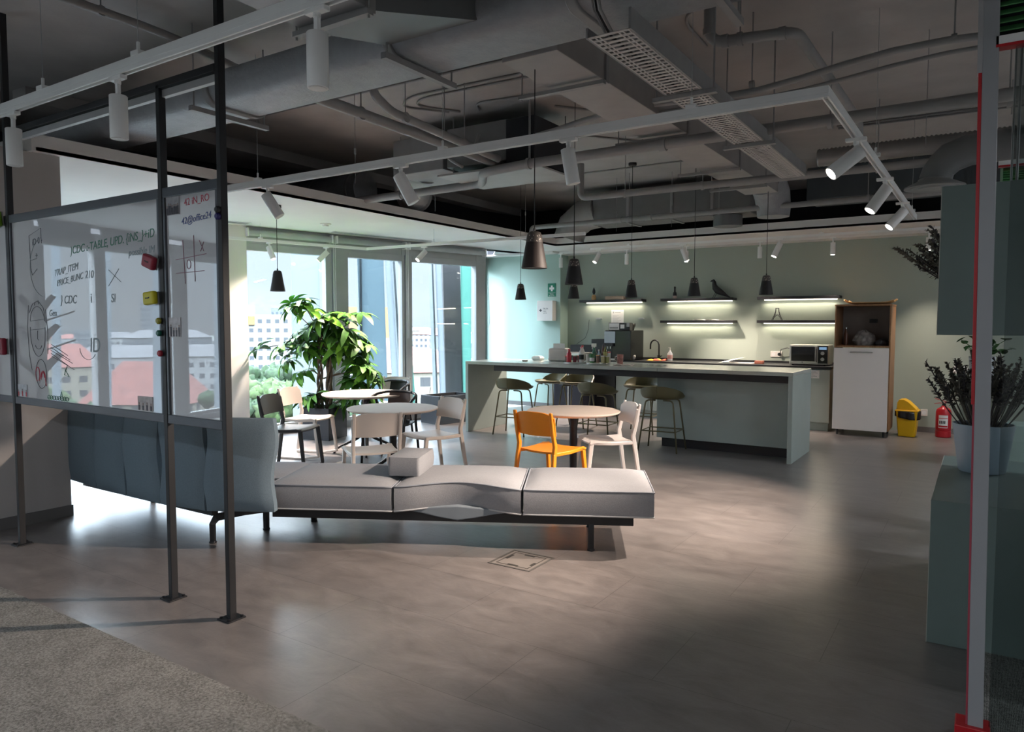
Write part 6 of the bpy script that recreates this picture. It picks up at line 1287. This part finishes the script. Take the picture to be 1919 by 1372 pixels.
t = thing('overhead_rail', 'white rail with red underside above the small green grille, behind the glass', 'rail', (0.05, 5.88, 2.655)); MB().box((0, 0, 0.005), (1.3, 0.05, 0.035)).build('rail_bar', M_rail, t); MB().box((0, 0, -0.004), (1.3, 0.05, 0.005)).build('red_edge', MATS['red_strip'], t)
for x in (0.2, 1.0): MB().cyl((x, 0.02, 0.035), (x, 0.02, ZC-2.655), 0.005, seg=6).build('hanger_rod', M_svc, t)
pipe('pipe with a downward bend at the far upper right, seen through the glass', arc([(-0.05, 6.05, 3.13), (0.32, 6.05, 3.13), (0.34, 6.05, 2.80), (0.55, 6.05, 2.72)], r=.08), 0.045, [(0.1, 6.05, 3.13)])

# coat stand near the rear windows, seen mirrored in the writing boards
t = thing('coat_stand', 'grey branching coat stand by the rear windows, mirrored in the left writing board', 'coat stand', (-9.45, 0.62, 0))
M_cs = mat('coat_stand_grey', (0.20, 0.20, 0.20), 0.6)
MB().cyl((0, 0, 0), (0, 0, 1.95), 0.035, 0.03, 14).build('pole', M_cs, t, smooth=True); MB().lathe([(0.22, 0), (0.22, 0.02), (0.03, 0.04)], seg=28).build('base', M_cs, t)
for zc_, sp_ in ((1.80, .20), (1.45, .24), (1.10, .26)):
    for sx in (-1, 1):
        MB().extr([(0, zc_-.18), (sx*sp_*.35, zc_-.08), (sx*sp_, zc_+.12), (sx*sp_*.75, zc_+.15), (0, zc_-.02)], 'x', -.012, .012).xf(Matrix.Rotation(R(25), 4, 'Z')).build('branch', M_cs, t)
for zc_ in (1.35, 1.70): MB().cyl((0, 0, zc_-.1), (0.1, -.38, zc_+.05), 0.010, seg=8).build('hook_arm', M_cs, t)

# ================================================================== PLANTERS
def planter(label, x, y, w, h, rz, name='planter', rx=None):
    t = thing(name, label, 'planter', (x, y, 0), rz); a = w/2; b_ = (rx or w)/2; k = .02
    m = MB(); m.box((-b_, -a, 0), (b_, a, 0.02)).box((-b_, -a, .02), (b_, -a+k, h)).box((-b_, a-k, .02), (b_, a, h)).box((-b_, -a+k, .02), (-b_+k, a-k, h)).box((b_-k, -a+k, .02), (b_, a-k, h)); m.build('planter_box', M_plant, t, bevel=0.002)
    MB().box((-b_+k, -a+k, .02), (b_-k, a-k, h-0.05)).build('soil', M_soil, t); return t
PX, PY = -7.72, 7.02; PR = R(14)
pl1 = planter('large square black planter holding the money tree by the window', PX, PY, 0.46, 0.44, PR)
pl2 = planter('black rectangular planter by the right-hand window, nearly empty', -7.32, 9.32, 0.75, 0.45, R(-12), rx=0.46)
MB().tube([(-0.08, -0.3, .4), (-0.09, -0.3, .5), (-0.07, -0.3, .58)], 0.004, 6).build('dry_twig', M_bark, pl2)
tree = thing('money_tree', 'tall leafy money tree with braided trunks in the black planter by the window', 'potted tree', (PX, PY, 0.385))
rnd = random.Random(21)
def braid(cx, cy, h, tw, r, ph, spread=0.035):
    for k in range(3):
        pts = []
        for i in range(26):
            f = i/25; a = ph+2*PI*k/3+f*tw; rr = spread*(1-.35*f)
            pts.append((cx+rr*math.cos(a)+.02*f*math.sin(3*f), cy+rr*math.sin(a), h*f))
        MB().tube(pts, [r*(1-.35*i/25) for i in range(26)], 8).build('trunk', M_bark, tree, smooth=True, angle=180)
braid(-0.03, -0.04, 0.95, 9.0, 0.022, 0.0); braid(0.09, 0.02, 1.02, 8.0, 0.024, 1.0)
# leaf rosettes: one shared mesh per size / droop, each rosette a leaf of the tree
def rosette(n, L, droop, seed):
    rnd = random.Random(seed); m = MB()
    for k in range(n):
        a = 2*PI*k/n+rnd.uniform(-.15, .15); l = L*rnd.uniform(.8, 1.1); w = l*.17; ca, sa = math.cos(a), math.sin(a)
        base = len(m.v); N_ = 7
        for i in range(N_+1):
            f = i/N_; r_ = 0.012+l*f; z = 0.03*math.sin(f*PI*.6)-droop*l*f*f; ww = w*math.sin(PI*min(1, f*.93+.03))**.8*(1 if f < .97 else .1)
            for s_ in (-1, 0, 1): m.v.append((ca*r_-sa*ww*s_, sa*r_+ca*ww*s_, z+(abs(s_)*ww*.22)))
        for i in range(N_):
            for j in range(2): b0 = base+i*3+j; m.f.append((b0, b0+1, b0+4, b0+3))
    return m
ros = []
for i, (n, L, dr) in enumerate([(7, .26, .5), (6, .23, .8), (7, .30, .65), (6, .22, .35), (6, .26, 1.0), (7, .24, .25)]):
    m = rosette(n, L, dr, i); me = bpy.data.meshes.new('leaf'); me.from_pydata([tuple(v) for v in m.v], [], m.f); me.materials.append(M_leaf[i % 4]); me.polygons.foreach_set('use_smooth', [True]*len(me.polygons)); ros.append(me)
RV = Vector((0.838, -0.545, 0)).normalized(); RV = Vector((math.cos(yaw), -math.sin(yaw), 0)); DV = Vector((math.sin(yaw), math.cos(yaw), 0))
clusters = []
def tgt(px, py, dd=0.0):
    # crown points measured from the trunk foot: px right, py up (metres), dd away
    p = RV*px+DV*dd; return Vector((p.x, p.y, py))
# (sideways, height, count, spread)
for (u_, h_, n, sp) in [(-0.42, 1.42, 3, .09), (-0.25, 1.48, 3, .08), (-0.88, 0.87, 2, .05), (-0.05, 1.20, 10, .15), (-0.25, 1.05, 9, .16), (0.18, 1.15, 9, .17), (0.38, 1.22, 5, .12), (-0.45, 0.78, 8, .14), (0.30, 0.90, 10, .18), (-0.15, 0.80, 7, .14), (0.55, 0.68, 8, .14), (0.72, 0.52, 6, .12), (0.45, 0.48, 7, .14), (0.62, 0.25, 4, .10), (0.5, 1.0, 4, .1), (-0.28, 0.55, 3, .08)]:
    c = tgt(u_, h_); top = Vector((0.0, 0.0, 0.9 if h_ > .6 else .45))
    if h_ < .35: top = Vector((0.1, 0, .05))
    mid = top.lerp(c, .5)+Vector((0, 0, .06)); MB().tube([top, mid, c], [0.010, .008, .005], 6).build('branch', M_bark, tree, smooth=True)
    for i in range(n):
        q = c+Vector((rnd.uniform(-1, 1), rnd.uniform(-1, 1), rnd.uniform(-1, 1)))*sp*1.1
        # stay on the room side of the glass
        wx_, wy_ = PX+q.x, PY+q.y; lim = fac(wy_, -0.12)[0]+0.05
        if wx_ < lim: q.x = lim-PX+.02
        o = bpy.data.objects.new('leaf', ros[rnd.randrange(6)]); col.objects.link(o); o.parent = tree; o.location = q
        out = Vector((q.x, q.y, 0))*1.2; nz_ = (Vector((out.x*.8+rnd.uniform(-.35, .35), out.y*.8-.25+rnd.uniform(-.35, .35), 1.0))).normalized()
        o.rotation_mode = 'QUATERNION'; o.rotation_quaternion = nz_.to_track_quat('Z', 'Y'); s_ = rnd.uniform(.75, 1.1); o.scale = (s_, s_, s_)
# low leafy plant filling the foot of the planter
t = thing('low_leafy_plant', 'low broad-leaved plant growing at the foot of the money tree', 'plant', (PX+0.02, PY, 0.395))
for i in range(16):
    q = tgt(rnd.choice([-.22, -.1, .2, .32, .42]), rnd.uniform(.05, .22), rnd.uniform(-.15, .15)); 
    if q.x+PX < fac(PY)[0]+.2: q.x = .0
    MB().tube([(0, 0, 0), tuple(q*.5+Vector((0, 0, .08))), tuple(q)], .004, 5).build('stem', M_leaf[0], t)
    o = bpy.data.objects.new('leaf', ros[(i*5+1) % 6]); col.objects.link(o); o.parent = t; o.location = q; o.rotation_euler = (rnd.uniform(-.5, .5), rnd.uniform(-.5, .5), i); o.scale = (.8, .8, .8)

# ================================================================== FLOOR HATCH
t = thing('floor_hatch', 'square flush floor box hatch with slotted rim in front of the bench', 'floor hatch', (-2.57, 4.07, 0.0))
m = MB()
for a, b_ in (((-.165, -.165), (.165, -.150)), ((-.165, .150), (.165, .165)), ((-.165, -.150), (-.150, .150)), ((.150, -.150), (.165, .150))): m.box((*a, 0.0005), (*b_, 0.003))
m.build('rim', mat('hatch_rim', (0.09, 0.085, 0.08), 0.5), t)
m = MB()
for a, b_ in (((-.125, -.125), (.125, -.119)), ((-.125, .119), (.125, .125)), ((-.125, -.119), (-.119, .119)), ((.119, -.119), (.125, .119))): m.box((*a, 0.0005), (*b_, 0.0022))
for a, b_ in (((-.04, .10), (.04, .119)), ((-.04, -.119), (.04, -.10)), ((.10, -.06), (.119, .0)), ((-.119, -.02), (-.10, .07))): m.box((*a, 0.0005), (*b_, 0.0024))
m.build('lid_slots', mat('hatch_slots', (0.035, 0.033, 0.03), 0.6), t)
MB().box((-.148, -.148, 0.0003), (.148, .148, 0.0012)).build('lid', mat('hatch_lid', (0.20, 0.18, 0.168), 0.4, var=.1), t)

# ================================================================== ADDED FILL LIGHTS OUT OF VIEW, SHAPED AS OFFICE LUMINAIRES
def fill_lamp(label, x, y, p, L=1.5):
    t = thing('fill_luminaire', label, 'added fill light', (x, y, 2.85)); MB().box((-L/2, -.06, 0), (L/2, .06, .05)).build('housing', M_rail, t, bevel=.003); MB().box((-L/2+.02, -.05, -.004), (L/2-.02, .05, 0)).build('diffuser', M_led2, t)
    a = bpy.data.lights.new('fill_light', 'AREA'); a.shape = 'RECTANGLE'; a.size = L-.04; a.size_y = .1; a.energy = p; a.color = (0.88, 0.94, 1.0)
    o = bpy.data.objects.new('fill_light', a); col.objects.link(o); o.parent = t; o.location = (0, 0, -.012)
    for dx in (-.5, .5): MB().cyl((dx, 0, .05), (dx, 0, ZC-2.85), .002, seg=5).build('suspension_wire', M_alu, t)
M_led2 = mat('fill_diffuser', (1, 1, 1), .4, emit=(.95, .97, 1), es=4)  # glowing face of the added fill lights
OP = 22
fill_lamp('added unseen fill light behind the camera at the left', -4.2, -1.6, OP*0.45); fill_lamp('added unseen fill light behind the camera in the middle', -1.6, -1.6, OP*0.8); fill_lamp('added unseen fill light behind the camera at the right', 1.2, -1.6, OP)
fill_lamp('added fill light out of view at the right', 2.6, 5.6, OP*1.3); fill_lamp('added fill light out of view at the far right', 2.6, 8.6, OP*1.8)
